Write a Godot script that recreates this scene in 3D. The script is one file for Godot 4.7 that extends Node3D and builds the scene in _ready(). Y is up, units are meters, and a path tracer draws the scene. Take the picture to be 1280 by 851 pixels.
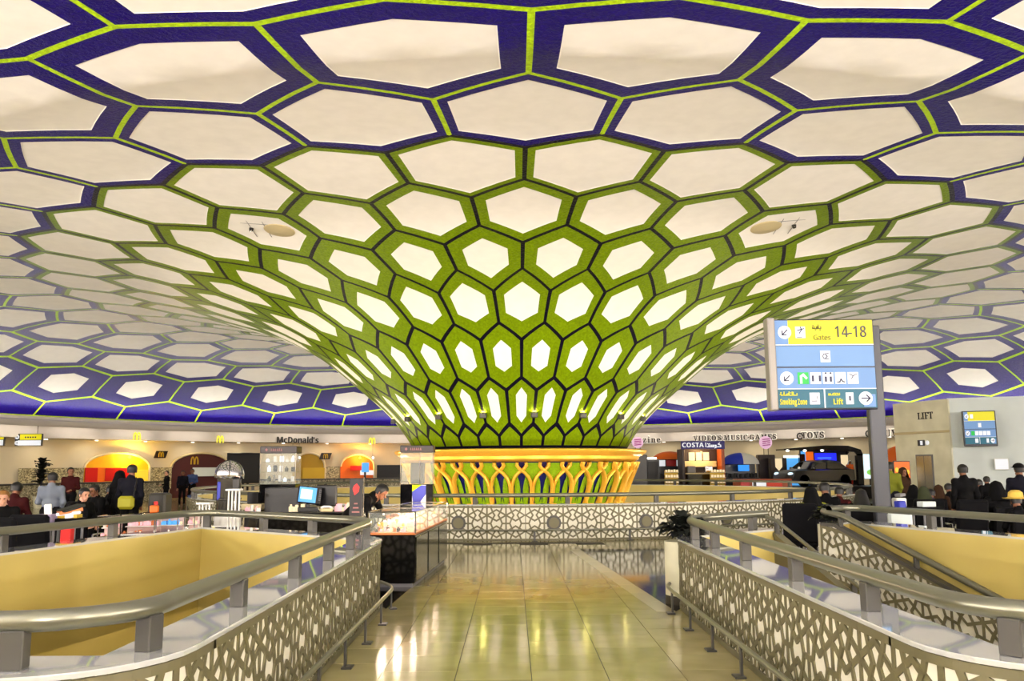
extends Node3D
# Airport concourse with a mushroom-shaped mosaic column. Metres, y up, camera at the origin looking down -z.
const EYE := 1.65
const FOCAL := 1090.0
const PITCH := 0.14352
const ROLL := 0.006
const CX := 0.27
const CZ := -30.8
const RIM := 25.5
var M := {}
var used := {}
var rng := RandomNumberGenerator.new()

class MB:
	var v := PackedVector3Array()
	var n := PackedVector3Array()
	var uv := PackedVector2Array()
	var idx := PackedInt32Array()
	func vert(p: Vector3, nn: Vector3, t := Vector2.ZERO) -> int:
		v.append(p); n.append(nn); uv.append(t)
		return v.size() - 1
	func quad(a: Vector3, b: Vector3, c: Vector3, d: Vector3, ta := Vector2(0, 0), tb := Vector2(1, 0), tc := Vector2(1, 1), td := Vector2(0, 1)) -> void:
		var nn := (c - a).cross(d - b).normalized()
		var i := v.size()
		v.append_array([a, b, c, d]); n.append_array([nn, nn, nn, nn]); uv.append_array([ta, tb, tc, td])
		idx.append_array([i, i + 2, i + 1, i, i + 3, i + 2])
	func tri(a: Vector3, b: Vector3, c: Vector3) -> void:
		var nn := (b - a).cross(c - a).normalized()
		var i := v.size()
		v.append_array([a, b, c]); n.append_array([nn, nn, nn]); uv.append_array([Vector2(a.x, a.z), Vector2(b.x, b.z), Vector2(c.x, c.z)])
		idx.append_array([i, i + 2, i + 1])
	func box(c: Vector3, s: Vector3, b := Basis.IDENTITY) -> void:
		var h := s * 0.5
		var p := []
		for k in 8:
			p.append(c + b * Vector3(h.x if k & 1 else -h.x, h.y if k & 2 else -h.y, h.z if k & 4 else -h.z))
		quad(p[4], p[5], p[7], p[6]); quad(p[1], p[0], p[2], p[3]); quad(p[5], p[1], p[3], p[7])
		quad(p[0], p[4], p[6], p[2]); quad(p[6], p[7], p[3], p[2]); quad(p[0], p[1], p[5], p[4])
	func cbox(c: Vector3, s: Vector3, e := 0.01, b := Basis.IDENTITY) -> void:
		# box with chamfered edges
		var h := s * 0.5
		e = minf(e, minf(h.x, minf(h.y, h.z)) * 0.9)
		var px := {}
		for sx in [-1, 1]:
			for sy in [-1, 1]:
				for sz in [-1, 1]:
					var k := Vector3i(sx, sy, sz)
					px[k] = [c + b * Vector3(sx * h.x, sy * (h.y - e), sz * (h.z - e)), c + b * Vector3(sx * (h.x - e), sy * h.y, sz * (h.z - e)), c + b * Vector3(sx * (h.x - e), sy * (h.y - e), sz * h.z)]
		for s1 in [-1, 1]:
			face(c, [px[Vector3i(s1, -1, -1)][0], px[Vector3i(s1, 1, -1)][0], px[Vector3i(s1, 1, 1)][0], px[Vector3i(s1, -1, 1)][0]])
			face(c, [px[Vector3i(-1, s1, -1)][1], px[Vector3i(1, s1, -1)][1], px[Vector3i(1, s1, 1)][1], px[Vector3i(-1, s1, 1)][1]])
			face(c, [px[Vector3i(-1, -1, s1)][2], px[Vector3i(1, -1, s1)][2], px[Vector3i(1, 1, s1)][2], px[Vector3i(-1, 1, s1)][2]])
			for s2 in [-1, 1]:
				face(c, [px[Vector3i(s1, s2, -1)][0], px[Vector3i(s1, s2, 1)][0], px[Vector3i(s1, s2, 1)][1], px[Vector3i(s1, s2, -1)][1]])
				face(c, [px[Vector3i(s1, -1, s2)][0], px[Vector3i(s1, 1, s2)][0], px[Vector3i(s1, 1, s2)][2], px[Vector3i(s1, -1, s2)][2]])
				face(c, [px[Vector3i(-1, s1, s2)][1], px[Vector3i(1, s1, s2)][1], px[Vector3i(1, s1, s2)][2], px[Vector3i(-1, s1, s2)][2]])
				for s3 in [-1, 1]:
					var t: Array = px[Vector3i(s1, s2, s3)]
					if (t[1] - t[0]).cross(t[2] - t[0]).dot(t[0] - c) > 0.0:
						tri(t[0], t[1], t[2])
					else:
						tri(t[0], t[2], t[1])
	func face(c: Vector3, p: Array) -> void:
		if (p[2] - p[0]).cross(p[3] - p[1]).dot((p[0] + p[2]) * 0.5 - c) > 0.0:
			quad(p[0], p[1], p[2], p[3])
		else:
			quad(p[3], p[2], p[1], p[0])
	func tube(path: PackedVector3Array, r: float, sides := 8, r2 := -1.0, caps := true) -> void:
		var m := path.size()
		if m < 2: return
		var first := v.size()
		var up := Vector3.UP
		if absf((path[1] - path[0]).normalized().y) > 0.95: up = Vector3.RIGHT
		var closed: bool = path[0].distance_to(path[m - 1]) < 1e-4
		for i in m:
			var dir: Vector3
			if closed and (i == 0 or i == m - 1): dir = (path[1] - path[m - 2]).normalized()
			else: dir = (path[mini(i + 1, m - 1)] - path[maxi(i - 1, 0)]).normalized()
			var x := dir.cross(up).normalized()
			var y := x.cross(dir).normalized()
			up = y if absf(dir.y) > 0.3 else up
			var rr: float = r if r2 < 0.0 else lerpf(r, r2, float(i) / (m - 1))
			for k in sides + 1:
				var a := TAU * k / sides
				var nn := x * cos(a) + y * sin(a)
				vert(path[i] + nn * rr, nn, Vector2(float(k) / sides, i))
		for i in m - 1:
			for k in sides:
				var a := first + i * (sides + 1) + k
				var b := a + sides + 1
				idx.append_array([a, b + 1, b, a, a + 1, b + 1])
		if caps and not closed:
			for e in [0, m - 1]:
				var dir2: Vector3 = (path[0] - path[1]).normalized() if e == 0 else (path[m - 1] - path[m - 2]).normalized()
				var c := vert(path[e], dir2)
				var base := v.size()
				for k in sides + 1:
					vert(v[first + e * (sides + 1) + k], dir2)
				for k in sides:
					if e == 0: idx.append_array([c, base + k, base + k + 1])
					else: idx.append_array([c, base + k + 1, base + k])
	func sheet(rows: Array, flip := false, uvs: Array = []) -> void:
		# grid of points, smooth normals
		var R := rows.size()
		var C: int = rows[0].size()
		var first := v.size()
		for i in R:
			for j in C:
				var du: Vector3 = rows[i][mini(j + 1, C - 1)] - rows[i][maxi(j - 1, 0)]
				var dv: Vector3 = rows[mini(i + 1, R - 1)][j] - rows[maxi(i - 1, 0)][j]
				if rows[i][0].distance_to(rows[i][C - 1]) < 1e-5 and (j == 0 or j == C - 1) and C > 3:
					du = rows[i][1] - rows[i][C - 2]
				var nn := du.cross(dv).normalized()
				if nn.length() < 0.5:
					var i2 := clampi(i, 1, R - 2)
					dv = rows[mini(i2 + 1, R - 1)][j] - rows[maxi(i2 - 1, 0)][j]
					du = rows[i2][mini(j + 1, C - 1)] - rows[i2][maxi(j - 1, 0)]
					nn = du.cross(dv).normalized()
				vert(rows[i][j], -nn if flip else nn, uvs[i][j] if uvs.size() else Vector2(float(j) / (C - 1), 1.0 - float(i) / (R - 1)))
		for i in R - 1:
			for j in C - 1:
				var a := first + i * C + j
				var b := a + C
				if flip: idx.append_array([a, a + 1, b + 1, a, b + 1, b])
				else: idx.append_array([a, b + 1, a + 1, a, b, b + 1])
	func lathe(prof: Array, c := Vector3.ZERO, segs := 20, a0 := 0.0, a1 := TAU) -> void:
		# profile of Vector2(radius, height) from bottom to top; each stretch with a sharp corner gets its own sheet
		var part: Array = [prof[0]]
		for i in range(1, prof.size()):
			part.append(prof[i])
			var sharp := i < prof.size() - 1 and absf((prof[i] - prof[i - 1]).angle_to(prof[i + 1] - prof[i])) > 0.7
			if sharp or i == prof.size() - 1:
				var rows := []
				for p in part:
					var row := PackedVector3Array()
					for k in segs + 1:
						var a := lerpf(a0, a1, float(k) / segs)
						row.append(c + Vector3(sin(a) * p.x, p.y, cos(a) * p.x))
					rows.append(row)
				sheet(rows)
				part = [prof[i]]
	func prism(poly: PackedVector2Array, depth: float, t: Transform3D) -> void:
		# polygon in the local xy plane, extruded from z = 0 to z = depth
		var p := poly
		if Geometry2D.is_polygon_clockwise(p): p.reverse()
		var tr := Geometry2D.triangulate_polygon(p)
		for i in range(0, tr.size(), 3):
			var a := p[tr[i]]; var b := p[tr[i + 1]]; var c := p[tr[i + 2]]
			if (b - a).cross(c - a) < 0.0:
				var s := b; b = c; c = s
			tri(t * Vector3(a.x, a.y, depth), t * Vector3(b.x, b.y, depth), t * Vector3(c.x, c.y, depth))
			tri(t * Vector3(a.x, a.y, 0), t * Vector3(c.x, c.y, 0), t * Vector3(b.x, b.y, 0))
		for i in p.size():
			var a := p[i]; var b := p[(i + 1) % p.size()]
			quad(t * Vector3(a.x, a.y, 0), t * Vector3(b.x, b.y, 0), t * Vector3(b.x, b.y, depth), t * Vector3(a.x, a.y, depth))
	func ball(c: Vector3, s: Vector3, segs := 12, rings := 8, top := PI, b := Basis.IDENTITY) -> void:
		var rows := []
		for i in rings + 1:
			var th := lerpf(top, 0.0, float(i) / rings)
			var row := PackedVector3Array()
			for k in segs + 1:
				var a := TAU * k / segs
				row.append(c + b * (s * Vector3(sin(a) * sin(th), cos(th), cos(a) * sin(th))))
			rows.append(row)
		sheet(rows)
	func mesh() -> ArrayMesh:
		var m := ArrayMesh.new()
		add_to(m)
		return m
	func add_to(m: ArrayMesh) -> void:
		var a := []
		a.resize(Mesh.ARRAY_MAX)
		a[Mesh.ARRAY_VERTEX] = v; a[Mesh.ARRAY_NORMAL] = n; a[Mesh.ARRAY_TEX_UV] = uv; a[Mesh.ARRAY_INDEX] = idx
		m.add_surface_from_arrays(Mesh.PRIMITIVE_TRIANGLES, a)

func numbered(called: String) -> String:
	var k: int = used.get(called, -1) + 1
	used[called] = k
	return called if k == 0 else "%s_%03d" % [called, k]

func tag(o: Node3D, label: String, category: String, group := "") -> Node3D:
	o.set_meta("label", label)
	o.set_meta("category", category)
	if group: o.set_meta("group", group)
	return o

func thing(called: String, label: String, category: String, at := Vector3.ZERO, turn := 0.0, group := "") -> Node3D:
	var o := Node3D.new()
	o.name = numbered(called)
	add_child(o)
	o.position = at
	o.rotation.y = turn
	return tag(o, label, category, group)

func structure(called: String, at := Vector3.ZERO) -> Node3D:
	var o := Node3D.new()
	o.name = numbered(called)
	o.position = at
	o.set_meta("kind", "structure")
	add_child(o)
	return o

func part(called: String, mb: MB, m: Material, parent: Node3D = null, kind := "") -> MeshInstance3D:
	return place(called, mb.mesh(), m, parent, Transform3D.IDENTITY, kind)

func place(called: String, mesh: Mesh, m: Material, parent: Node3D = null, t := Transform3D.IDENTITY, kind := "") -> MeshInstance3D:
	var o := MeshInstance3D.new()
	o.mesh = mesh
	o.material_override = m
	o.transform = t
	if parent == null:
		o.name = numbered(called)
		add_child(o)
	else:
		o.name = called
		parent.add_child(o, true)
	if kind: o.set_meta("kind", kind)
	return o

func text_mesh(s: String, height: float, depth := 0.01, font := "Droid Sans", bold := true) -> TextMesh:
	var t := TextMesh.new()
	var f := SystemFont.new()
	f.font_names = [font]
	f.font_weight = 700 if bold else 400
	t.font = f
	t.font_size = 32
	t.text = s
	t.pixel_size = height / 23.0
	t.depth = depth
	t.curve_step = 2.0
	return t

func words(s: String, height: float, m: Material, parent: Node3D, at: Vector3, turn := 0.0, font := "Droid Sans", bold := true, squeeze := 1.0, called := "lettering") -> MeshInstance3D:
	return place(called, text_mesh(s, height, 0.012, font, bold), m, parent, Transform3D(Basis(Vector3.UP, turn).scaled_local(Vector3(squeeze, 1, 1)), at))

# a flat stroke of width w along points in the xy plane, given depth dz
func stroke(mb: MB, pts: Array, w: float, at := Vector3.ZERO, b := Basis.IDENTITY, dz := 0.006) -> void:
	for i in pts.size() - 1:
		var p: Vector2 = pts[i]
		var q: Vector2 = pts[i + 1]
		var d := (q - p)
		var l := d.length()
		if l < 1e-5: continue
		mb.box(at + b * Vector3((p.x + q.x) / 2, (p.y + q.y) / 2, 0), Vector3(l + w * 0.7, w, dz), b * Basis(Vector3.BACK, d.angle()))

func disc(r: float, k := 24) -> PackedVector2Array:
	var p := PackedVector2Array()
	for i in k: p.append(Vector2(cos(TAU * i / k), sin(TAU * i / k)) * r)
	return p

# where the sight line through a pixel of the photograph meets depth d, or a height h (the surveyed camera)
func sight(x: float, y: float) -> Vector2:
	var u := x - 640.0; var w := y - 425.5
	var u2 := u * cos(ROLL) - w * sin(ROLL); var w2 := w * cos(ROLL) + u * sin(ROLL)
	var f := FOCAL * cos(PITCH) + w2 * sin(PITCH)
	return Vector2(u2 / f, (-w2 * cos(PITCH) + FOCAL * sin(PITCH)) / f)
func at(x: float, y: float, d: float) -> Vector3:
	var s := sight(x, y)
	return Vector3(s.x * d, EYE + s.y * d, -d)
func onfloor(x: float, y: float, d: float) -> Vector3:
	var p := at(x, y, d)
	return Vector3(p.x, 0, p.z)
# where a sight line meets the far half of a round wall of radius R about the column
func onring(x: float, y: float, R: float) -> Vector3:
	var s := sight(x, y)
	var A := s.x * s.x + 1.0
	var B := 2.0 * (s.x * CX - CZ)
	var d := (B + sqrt(B * B - 4.0 * A * (CX * CX + CZ * CZ - R * R))) / (2.0 * A)
	return Vector3(s.x * d, EYE + s.y * d, -d)
func polar(r: float, al: float, h := 0.0) -> Vector3:
	return Vector3(CX + r * sin(al), h, CZ + r * cos(al))
func inward(p: Vector3) -> float:
	return atan2(CX - p.x, CZ - p.z)
func tocam(p: Vector3) -> float:
	return atan2(-p.x, -p.z)

func mat(c: Color, rough := 0.6, metal := 0.0, spec := 0.5) -> StandardMaterial3D:
	var m := StandardMaterial3D.new()
	m.albedo_color = c
	m.roughness = rough
	m.metallic = metal
	m.metallic_specular = spec
	return m
func glow(c: Color, e: float) -> StandardMaterial3D:
	var m := mat(c.darkened(0.4), 0.5)
	m.emission_enabled = true
	m.emission = c
	m.emission_energy_multiplier = e
	return m
func noise_tex(freq: float, seed_: int, size := 256, normal := false, lo := Color.BLACK, hi := Color.WHITE, kind := FastNoiseLite.TYPE_SIMPLEX_SMOOTH, bump := 4.0) -> NoiseTexture2D:
	var f := FastNoiseLite.new()
	f.seed = seed_; f.frequency = freq; f.noise_type = kind; f.fractal_octaves = 3
	if kind == FastNoiseLite.TYPE_CELLULAR:
		f.cellular_return_type = FastNoiseLite.RETURN_CELL_VALUE
		f.fractal_type = FastNoiseLite.FRACTAL_NONE
	var t := NoiseTexture2D.new()
	t.width = size; t.height = size; t.seamless = true; t.noise = f
	if normal:
		t.as_normal_map = true; t.bump_strength = bump
	else:
		var g := Gradient.new()
		g.set_color(0, lo); g.set_color(1, hi)
		t.color_ramp = g
	return t
func textured(m: StandardMaterial3D, tex: Texture2D, scale: float, normal: Texture2D = null, ns := 0.5) -> StandardMaterial3D:
	m.albedo_texture = tex
	m.uv1_triplanar = true
	m.uv1_world_triplanar = true
	m.uv1_scale = Vector3.ONE * scale
	if normal:
		m.normal_enabled = true
		m.normal_texture = normal
		m.normal_scale = ns
	return m

func materials() -> void:
	var g := Color.WHITE
	var sp := noise_tex(0.16, 3, 256, false, Color(0.84, 0.84, 0.84), g, FastNoiseLite.TYPE_CELLULAR)
	var nm := noise_tex(0.16, 7, 256, true, Color.BLACK, g, FastNoiseLite.TYPE_CELLULAR, 5.0)
	var soft := noise_tex(0.02, 5, 256, false, Color(0.97, 0.97, 0.97), g)
	M.green = textured(mat(Color(0.46, 0.57, 0.02), 0.42, 0.0, 0.2), sp, 0.55, nm, 0.35)
	M.blue = textured(mat(Color(0.105, 0.04, 0.45), 0.42, 0.0, 0.2), sp, 0.55, nm, 0.5)
	M.dark_line = textured(mat(Color(0.06, 0.05, 0.13), 0.42, 0.0, 0.2), sp, 0.55, nm, 0.35)
	M.lime = textured(mat(Color(0.74, 0.90, 0.10), 0.45, 0.0, 0.2), sp, 0.55, nm, 0.3)
	M.panel = textured(mat(Color(0.97, 0.955, 0.935), 0.85, 0.0, 0.2), soft, 0.4)
	M.floor_tile = []
	for k in 3:
		M.floor_tile.append(textured(mat(Color(0.74, 0.70, 0.50).darkened(0.03 * k), 0.11, 0.0, 0.5), noise_tex(0.012, 20 + k, 256, false, Color(0.88, 0.87, 0.83), g), 0.5))
	M.floor = textured(mat(Color(0.58, 0.54, 0.36), 0.15), soft, 0.5)
	M.grout = mat(Color(0.16, 0.14, 0.09), 0.8)
	M.granite = textured(mat(Color(0.16, 0.15, 0.15), 0.07, 0.0, 0.6), noise_tex(0.2, 31, 256, false, Color(0.5, 0.5, 0.5), g), 1.2)
	M.bronze = textured(mat(Color(0.42, 0.40, 0.29), 0.45, 0.2), soft, 1.0)
	M.steel = mat(Color(0.50, 0.50, 0.44), 0.3, 0.75)
	M.post = mat(Color(0.27, 0.265, 0.25), 0.4, 0.2)
	M.backing = textured(mat(Color(0.91, 0.90, 0.83), 0.55), soft, 0.7)
	M.cap = mat(Color(0.74, 0.75, 0.74), 0.035, 0.0, 0.9)
	M.cap.clearcoat_enabled = true
	M.cap.clearcoat = 1.0
	M.cap.clearcoat_roughness = 0.03
	M.well = textured(mat(Color(0.80, 0.73, 0.43), 0.35), noise_tex(0.006, 44, 256, false, Color(0.86, 0.85, 0.8), g), 0.25)
	M.gold = textured(mat(Color(1.0, 0.77, 0.28), 0.3, 0.4), soft, 1.0, nm, 0.12)
	M.leaf = textured(mat(Color(0.52, 0.68, 0.07), 0.25), sp, 0.8, nm, 0.4)
	M.teal = textured(mat(Color(0.10, 0.12, 0.42), 0.25), sp, 0.8, nm, 0.4)
	M.black = mat(Color(0.045, 0.045, 0.055), 0.35)
	M.gloss_black = mat(Color(0.03, 0.03, 0.04), 0.08, 0.0, 0.6)
	M.fabric_black = mat(Color(0.03, 0.03, 0.045), 0.8, 0.0, 0.25)
	M.grey = mat(Color(0.45, 0.45, 0.46), 0.5)
	M.chrome = mat(Color(0.8, 0.8, 0.82), 0.1, 1.0)
	M.white = mat(Color(0.88, 0.88, 0.86), 0.5)
	M.cream = textured(mat(Color(0.82, 0.76, 0.60), 0.6), soft, 0.3)
	M.fascia = textured(mat(Color(0.80, 0.77, 0.74), 0.6), soft, 0.3)
	M.wall_cream = textured(mat(Color(0.87, 0.82, 0.71), 0.7), soft, 0.2)
	M.speckle = textured(mat(Color(0.9, 0.86, 0.7), 0.4), noise_tex(0.14, 61, 256, false, Color(0.3, 0.28, 0.25), g, FastNoiseLite.TYPE_CELLULAR), 0.6)
	M.glass = mat(Color(0.9, 0.95, 0.93, 0.08), 0.02)
	M.glass.transparency = BaseMaterial3D.TRANSPARENCY_ALPHA
	M.red = mat(Color(0.78, 0.06, 0.05), 0.4)
	M.orange = mat(Color(0.92, 0.42, 0.05), 0.5)
	M.yellow = mat(Color(0.92, 0.82, 0.1), 0.5)
	M.maroon = mat(Color(0.26, 0.04, 0.06), 0.6)
	M.leafgreen = mat(Color(0.035, 0.06, 0.025), 0.6)
	M.pot = textured(mat(Color(0.80, 0.79, 0.68), 0.45), soft, 1.0)
	M.skin = mat(Color(0.55, 0.36, 0.26), 0.6)
	M.skin_pale = mat(Color(0.78, 0.58, 0.48), 0.6)
	M.hair = mat(Color(0.025, 0.02, 0.02), 0.5)
	M.blond = mat(Color(0.50, 0.34, 0.14), 0.6)
	M.eye = mat(Color(0.02, 0.02, 0.02), 0.2)
	M.shoe = mat(Color(0.03, 0.03, 0.03), 0.4)
# ---------------------------------------------------------------- the mosaic ceiling: a surface of revolution about the column
const PROFILE := [Vector2(3.68, 2.2), Vector2(4.1, 2.85), Vector2(4.65, 3.47), Vector2(5.3, 4.05), Vector2(6.25, 4.85), Vector2(7.0, 5.42), Vector2(7.95, 5.95), Vector2(9.0, 6.38), Vector2(10.1, 6.72), Vector2(12.04, 7.22), Vector2(14.5, 7.5), Vector2(16.3, 7.58), Vector2(19.3, 7.35), Vector2(21.6, 6.72), Vector2(23.5, 5.67), Vector2(24.6, 4.88), Vector2(25.5, 4.17)]
const ROW_IN := [3.68, 4.16, 5.49, 7.21, 9.5, 11.5, 13.72, 15.78, 18.51, 20.9, 22.75, 24.7, 27.0, 29.4, 31.8, 34.2]
const ROW_OUT := [3.9, 5.11, 6.65, 8.5, 10.72, 12.86, 15.18, 17.45, 20.53, 22.3, 24.2, 26.4, 28.8, 31.2, 33.6, 36.0]
const WHITE_A := [0.0, 0.38, 0.46, 0.65, 0.6, 0.74, 0.85, 0.86, 0.75, 0.74, 0.5, 0.7, 0.7, 0.7, 0.7, 0.7]
const WHITE_R := [0.0, 0.62, 0.46, 0.57, 0.62, 0.74, 0.85, 0.82, 0.71, 0.70, 0.55, 0.7, 0.7, 0.7, 0.7, 0.7]
const STEP := PI / 18.0
const UPLIGHT := {14: "first", 15: "second", 16: "third", 17: "fourth", 0: "fifth", 1: "sixth", 2: "seventh", 3: "eighth"}

func height_at(r: float, al: float) -> float:
	var h := dome(minf(r, RIM))
	if r <= 19.3: return h
	var w := smoothstep(deg_to_rad(72), deg_to_rad(38), absf(wrapf(al, -PI, PI)))
	return lerpf(h, lerpf(7.35, 7.0, smoothstep(19.3, 30.0, r)), w)
func dome(r: float) -> float:
	var i := 0
	while i < PROFILE.size() - 2 and PROFILE[i + 1].x < r: i += 1
	var a: Vector2 = PROFILE[i]; var b: Vector2 = PROFILE[i + 1]
	var p: Vector2 = PROFILE[maxi(i - 1, 0)]; var q: Vector2 = PROFILE[mini(i + 2, PROFILE.size() - 1)]
	var w := b.x - a.x
	var ma := (b.y - p.y) / (b.x - p.x); var mb := (q.y - a.y) / (q.x - a.x)
	var t := clampf((r - a.x) / w, 0.0, 1.0)
	return (2 * t * t * t - 3 * t * t + 1) * a.y + (t * t * t - 2 * t * t + t) * w * ma + (-2 * t * t * t + 3 * t * t) * b.y + (t * t * t - t * t) * w * mb
func surf(r: float, al: float, drop := 0.0) -> Vector3:
	var p := polar(r, al, height_at(r, al))
	return p + surf_normal(r, al) * drop if drop != 0.0 else p
func surf_normal(r: float, al: float) -> Vector3:
	var e := 0.05
	var s := (height_at(r + e, al) - height_at(r - e, al)) / (2 * e) if r > 3.75 else 1.6
	return Vector3(s * sin(al), -1.0, s * cos(al)).normalized()

# one ring of a cell: the hexagon scaled by (fa, fr) about its centre, lifted by drop off the surface into the hall
func cell_ring(hexa: Array, c: Vector2, fa: float, fr: float, per: int, drop: float) -> Array:
	var pts := PackedVector3Array(); var nor := PackedVector3Array(); var uv := PackedVector2Array()
	for e in 6:
		for s in per:
			var p: Vector2 = (hexa[e] as Vector2).lerp(hexa[(e + 1) % 6], float(s) / per)
			p = c + (p - c) * Vector2(fr, fa)
			pts.append(surf(p.x, p.y, drop)); nor.append(surf_normal(p.x, p.y)); uv.append(Vector2(p.y * p.x, p.x))
	return [pts, nor, uv]
func ring_band(mb: MB, a: Array, b: Array) -> void:
	var k: int = a[0].size()
	var f := mb.v.size()
	for r in [a, b]:
		for i in k + 1:
			mb.vert(r[0][i % k], r[1][i % k], r[2][i % k])
	for i in k:
		mb.idx.append_array([f + i, f + i + 1, f + k + 2 + i, f + i, f + k + 2 + i, f + k + 1 + i])
func edge_wall(mb: MB, a: Array, b: Array) -> void:
	var k: int = a[0].size()
	for i in k:
		mb.quad(a[0][(i + 1) % k], a[0][i], b[0][i], b[0][(i + 1) % k])
func ring_fill(mb: MB, a: Array, mid: Array, c: Vector2, drop: float) -> void:
	ring_band(mb, a, mid)
	var k: int = mid[0].size()
	var o := mb.vert(surf(c.x, c.y, drop), surf_normal(c.x, c.y), Vector2(c.y * c.x, c.x))
	var f := mb.v.size()
	for i in k + 1: mb.vert(mid[0][i % k], mid[1][i % k], mid[2][i % k])
	for i in k: mb.idx.append_array([f + i, f + i + 1, o])

func ceiling() -> void:
	var root := structure("ceiling")
	var dark := MB.new(); var lime := MB.new()
	var cells := []
	for k in ROW_IN.size():
		for j in 36:
			var a0 := (j + (0.0 if k % 2 else 0.5)) * STEP
			var near := absf(wrapf(a0, -PI, PI))
			if k > 11 and near > deg_to_rad(71): continue
			var far := near > deg_to_rad(71)
			var tip_in: float = ROW_OUT[k - 1] if k else 3.68
			var tip_out: float = ROW_IN[k + 1] if k < ROW_IN.size() - 1 else 36.4
			var hexa := [Vector2(tip_in, a0), Vector2(ROW_IN[k], a0 - STEP / 2), Vector2(ROW_OUT[k], a0 - STEP / 2), Vector2(tip_out, a0), Vector2(ROW_OUT[k], a0 + STEP / 2), Vector2(ROW_IN[k], a0 + STEP / 2)]
			if far:
				for e in 6: hexa[e] = Vector2(minf(hexa[e].x, RIM), hexa[e].y)
				if k == 10: hexa[3].x = minf(tip_out, RIM)
			var c := Vector2((hexa[0].x + hexa[3].x) / 2, a0)
			if k == 0: c = Vector2(3.93, a0)
			var band: Material = M.green if k < 7 else M.blue
			var per := 3
			var w := 0.047
			var fa := 1.0 - w / (c.x * STEP / 2)
			var fr: float = 1.0 - w / ((hexa[3].x - hexa[0].x) * 0.40)
			var o := cell_ring(hexa, c, 1, 1, per, 0)
			var i1 := cell_ring(hexa, c, fa, fr, per, 0)
			# the mosaic joint line, half in each cell: lime between two blue cells, near-black elsewhere
			var kk := per
			for e in 6:
				var is_lime := k >= 8 or (k == 7 and not (e == 0 or e == 5))
				var mbl := lime if is_lime else dark
				for s in per:
					var i := e * per + s; var i2 := (i + 1) % (6 * per)
					var f := mbl.v.size()
					mbl.vert(o[0][i], o[1][i], o[2][i]); mbl.vert(o[0][i2], o[1][i2], o[2][i2]); mbl.vert(i1[0][i2], i1[1][i2], i1[2][i2]); mbl.vert(i1[0][i], i1[1][i], i1[2][i])
					mbl.idx.append_array([f, f + 1, f + 2, f, f + 2, f + 3])
			var wa: float = WHITE_A[k]; var wr: float = WHITE_R[k]
			if far and k == 11: wa = 0.0
			var mb := MB.new(); var wh: MB = null
			if wa > 0.0:
				var i2 := cell_ring(hexa, c, (fa + wa) / 2, (fr + wr) / 2, per, 0)
				var i3 := cell_ring(hexa, c, wa, wr, per, 0)
				ring_band(mb, i1, i2); ring_band(mb, i2, i3)
				wh = MB.new()
				var lip := cell_ring(hexa, c, wa, wr, per, 0.012)
				var back := cell_ring(hexa, c, wa * 0.985, wr * 0.985, per, -0.006)
				edge_wall(wh, i3, back)
				ring_fill(wh, back, cell_ring(hexa, c, wa * 0.5, wr * 0.5, per, -0.006), c, -0.006)
			else:
				ring_fill(mb, i1, cell_ring(hexa, c, fa * 0.5, fr * 0.5, per, 0), c, 0)
			# how large it shows from where the photographer stood
			var p := surf(c.x, c.y); var nn := surf_normal(c.x, c.y)
			var to := Vector3(0, EYE, 0) - p
			var size: float = nn.dot(to.normalized()) * c.x * STEP * (hexa[3].x - hexa[0].x) / to.length_squared()
			var fwd := -p.z
			if fwd < 1.0 or absf(p.x) > fwd * 0.66 or (p.y - EYE) > fwd * 0.62: size *= 0.0
			cells.append({"size": size, "mb": mb, "wh": wh, "band": band, "k": k})
	cells.sort_custom(func(a, b): return a.size > b.size)
	var rest := {}
	for i in cells.size():
		var q: Dictionary = cells[i]
		if i < 300 and q.size > 0.0:
			var o := part("mosaic_cell", q.mb, q.band, root)
			if q.wh: part("white_panel", q.wh, M.panel, o)
		else:
			for s in [["mb", q.band], ["wh", M.panel]]:
				if q[s[0]] == null: continue
				if not rest.has(s[1]): rest[s[1]] = MB.new()
				var to: MB = rest[s[1]]; var from: MB = q[s[0]]
				var off := to.v.size()
				to.v.append_array(from.v); to.n.append_array(from.n); to.uv.append_array(from.uv)
				for x in from.idx: to.idx.append(x + off)
	for m in rest: part("far_mosaic_cells" if m != M.panel else "far_white_panels", rest[m], m, root, "stuff")
	part("dark_joint_lines", dark, M.dark_line, root, "stuff")
	part("lime_joint_lines", lime, M.lime, root, "stuff")
	# two round ceiling dishes with a small camera beside them
	for s in [-1, 1]:
		var al: float = deg_to_rad(29.5 * s); var r := 12.25
		var c := surf(r, al, -0.02)
		var up := -surf_normal(r, al)
		var b := Basis(up.cross(Vector3.BACK).normalized(), up, up.cross(Vector3.BACK).normalized().cross(up)).orthonormalized()
		var t := thing("ceiling_dish", "round beige ceiling dish with a dark camera on the white hexagon %s of the column" % ["left" if s < 0 else "right"], "ceiling fixture", c, 0.0, "round dishes on the ceiling")
		t.basis = b
		var d := MB.new()
		d.lathe([Vector2(0, -0.09), Vector2(0.22, -0.07), Vector2(0.36, -0.03), Vector2(0.4, 0.03)], Vector3(0.25 * -s, 0, 0), 28)
		part("dish", d, mat(Color(0.72, 0.66, 0.5), 0.5), t)
		var e := MB.new()
		e.lathe([Vector2(0, -0.10), Vector2(0.04, -0.09), Vector2(0.055, -0.04), Vector2(0.055, 0.02)], Vector3(0.42 * s, 0, 0), 12)
		part("camera_dome", e, M.gloss_black, t)
		var f := MB.new()
		f.tube([Vector3(0.42 * s, -0.02, -0.5), Vector3(0.42 * s, -0.02, 0.5)], 0.008, 6)
		f.tube([Vector3(0.05 * s, -0.02, -0.45), Vector3(0.05 * s, -0.02, 0.45)], 0.008, 6)
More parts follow.
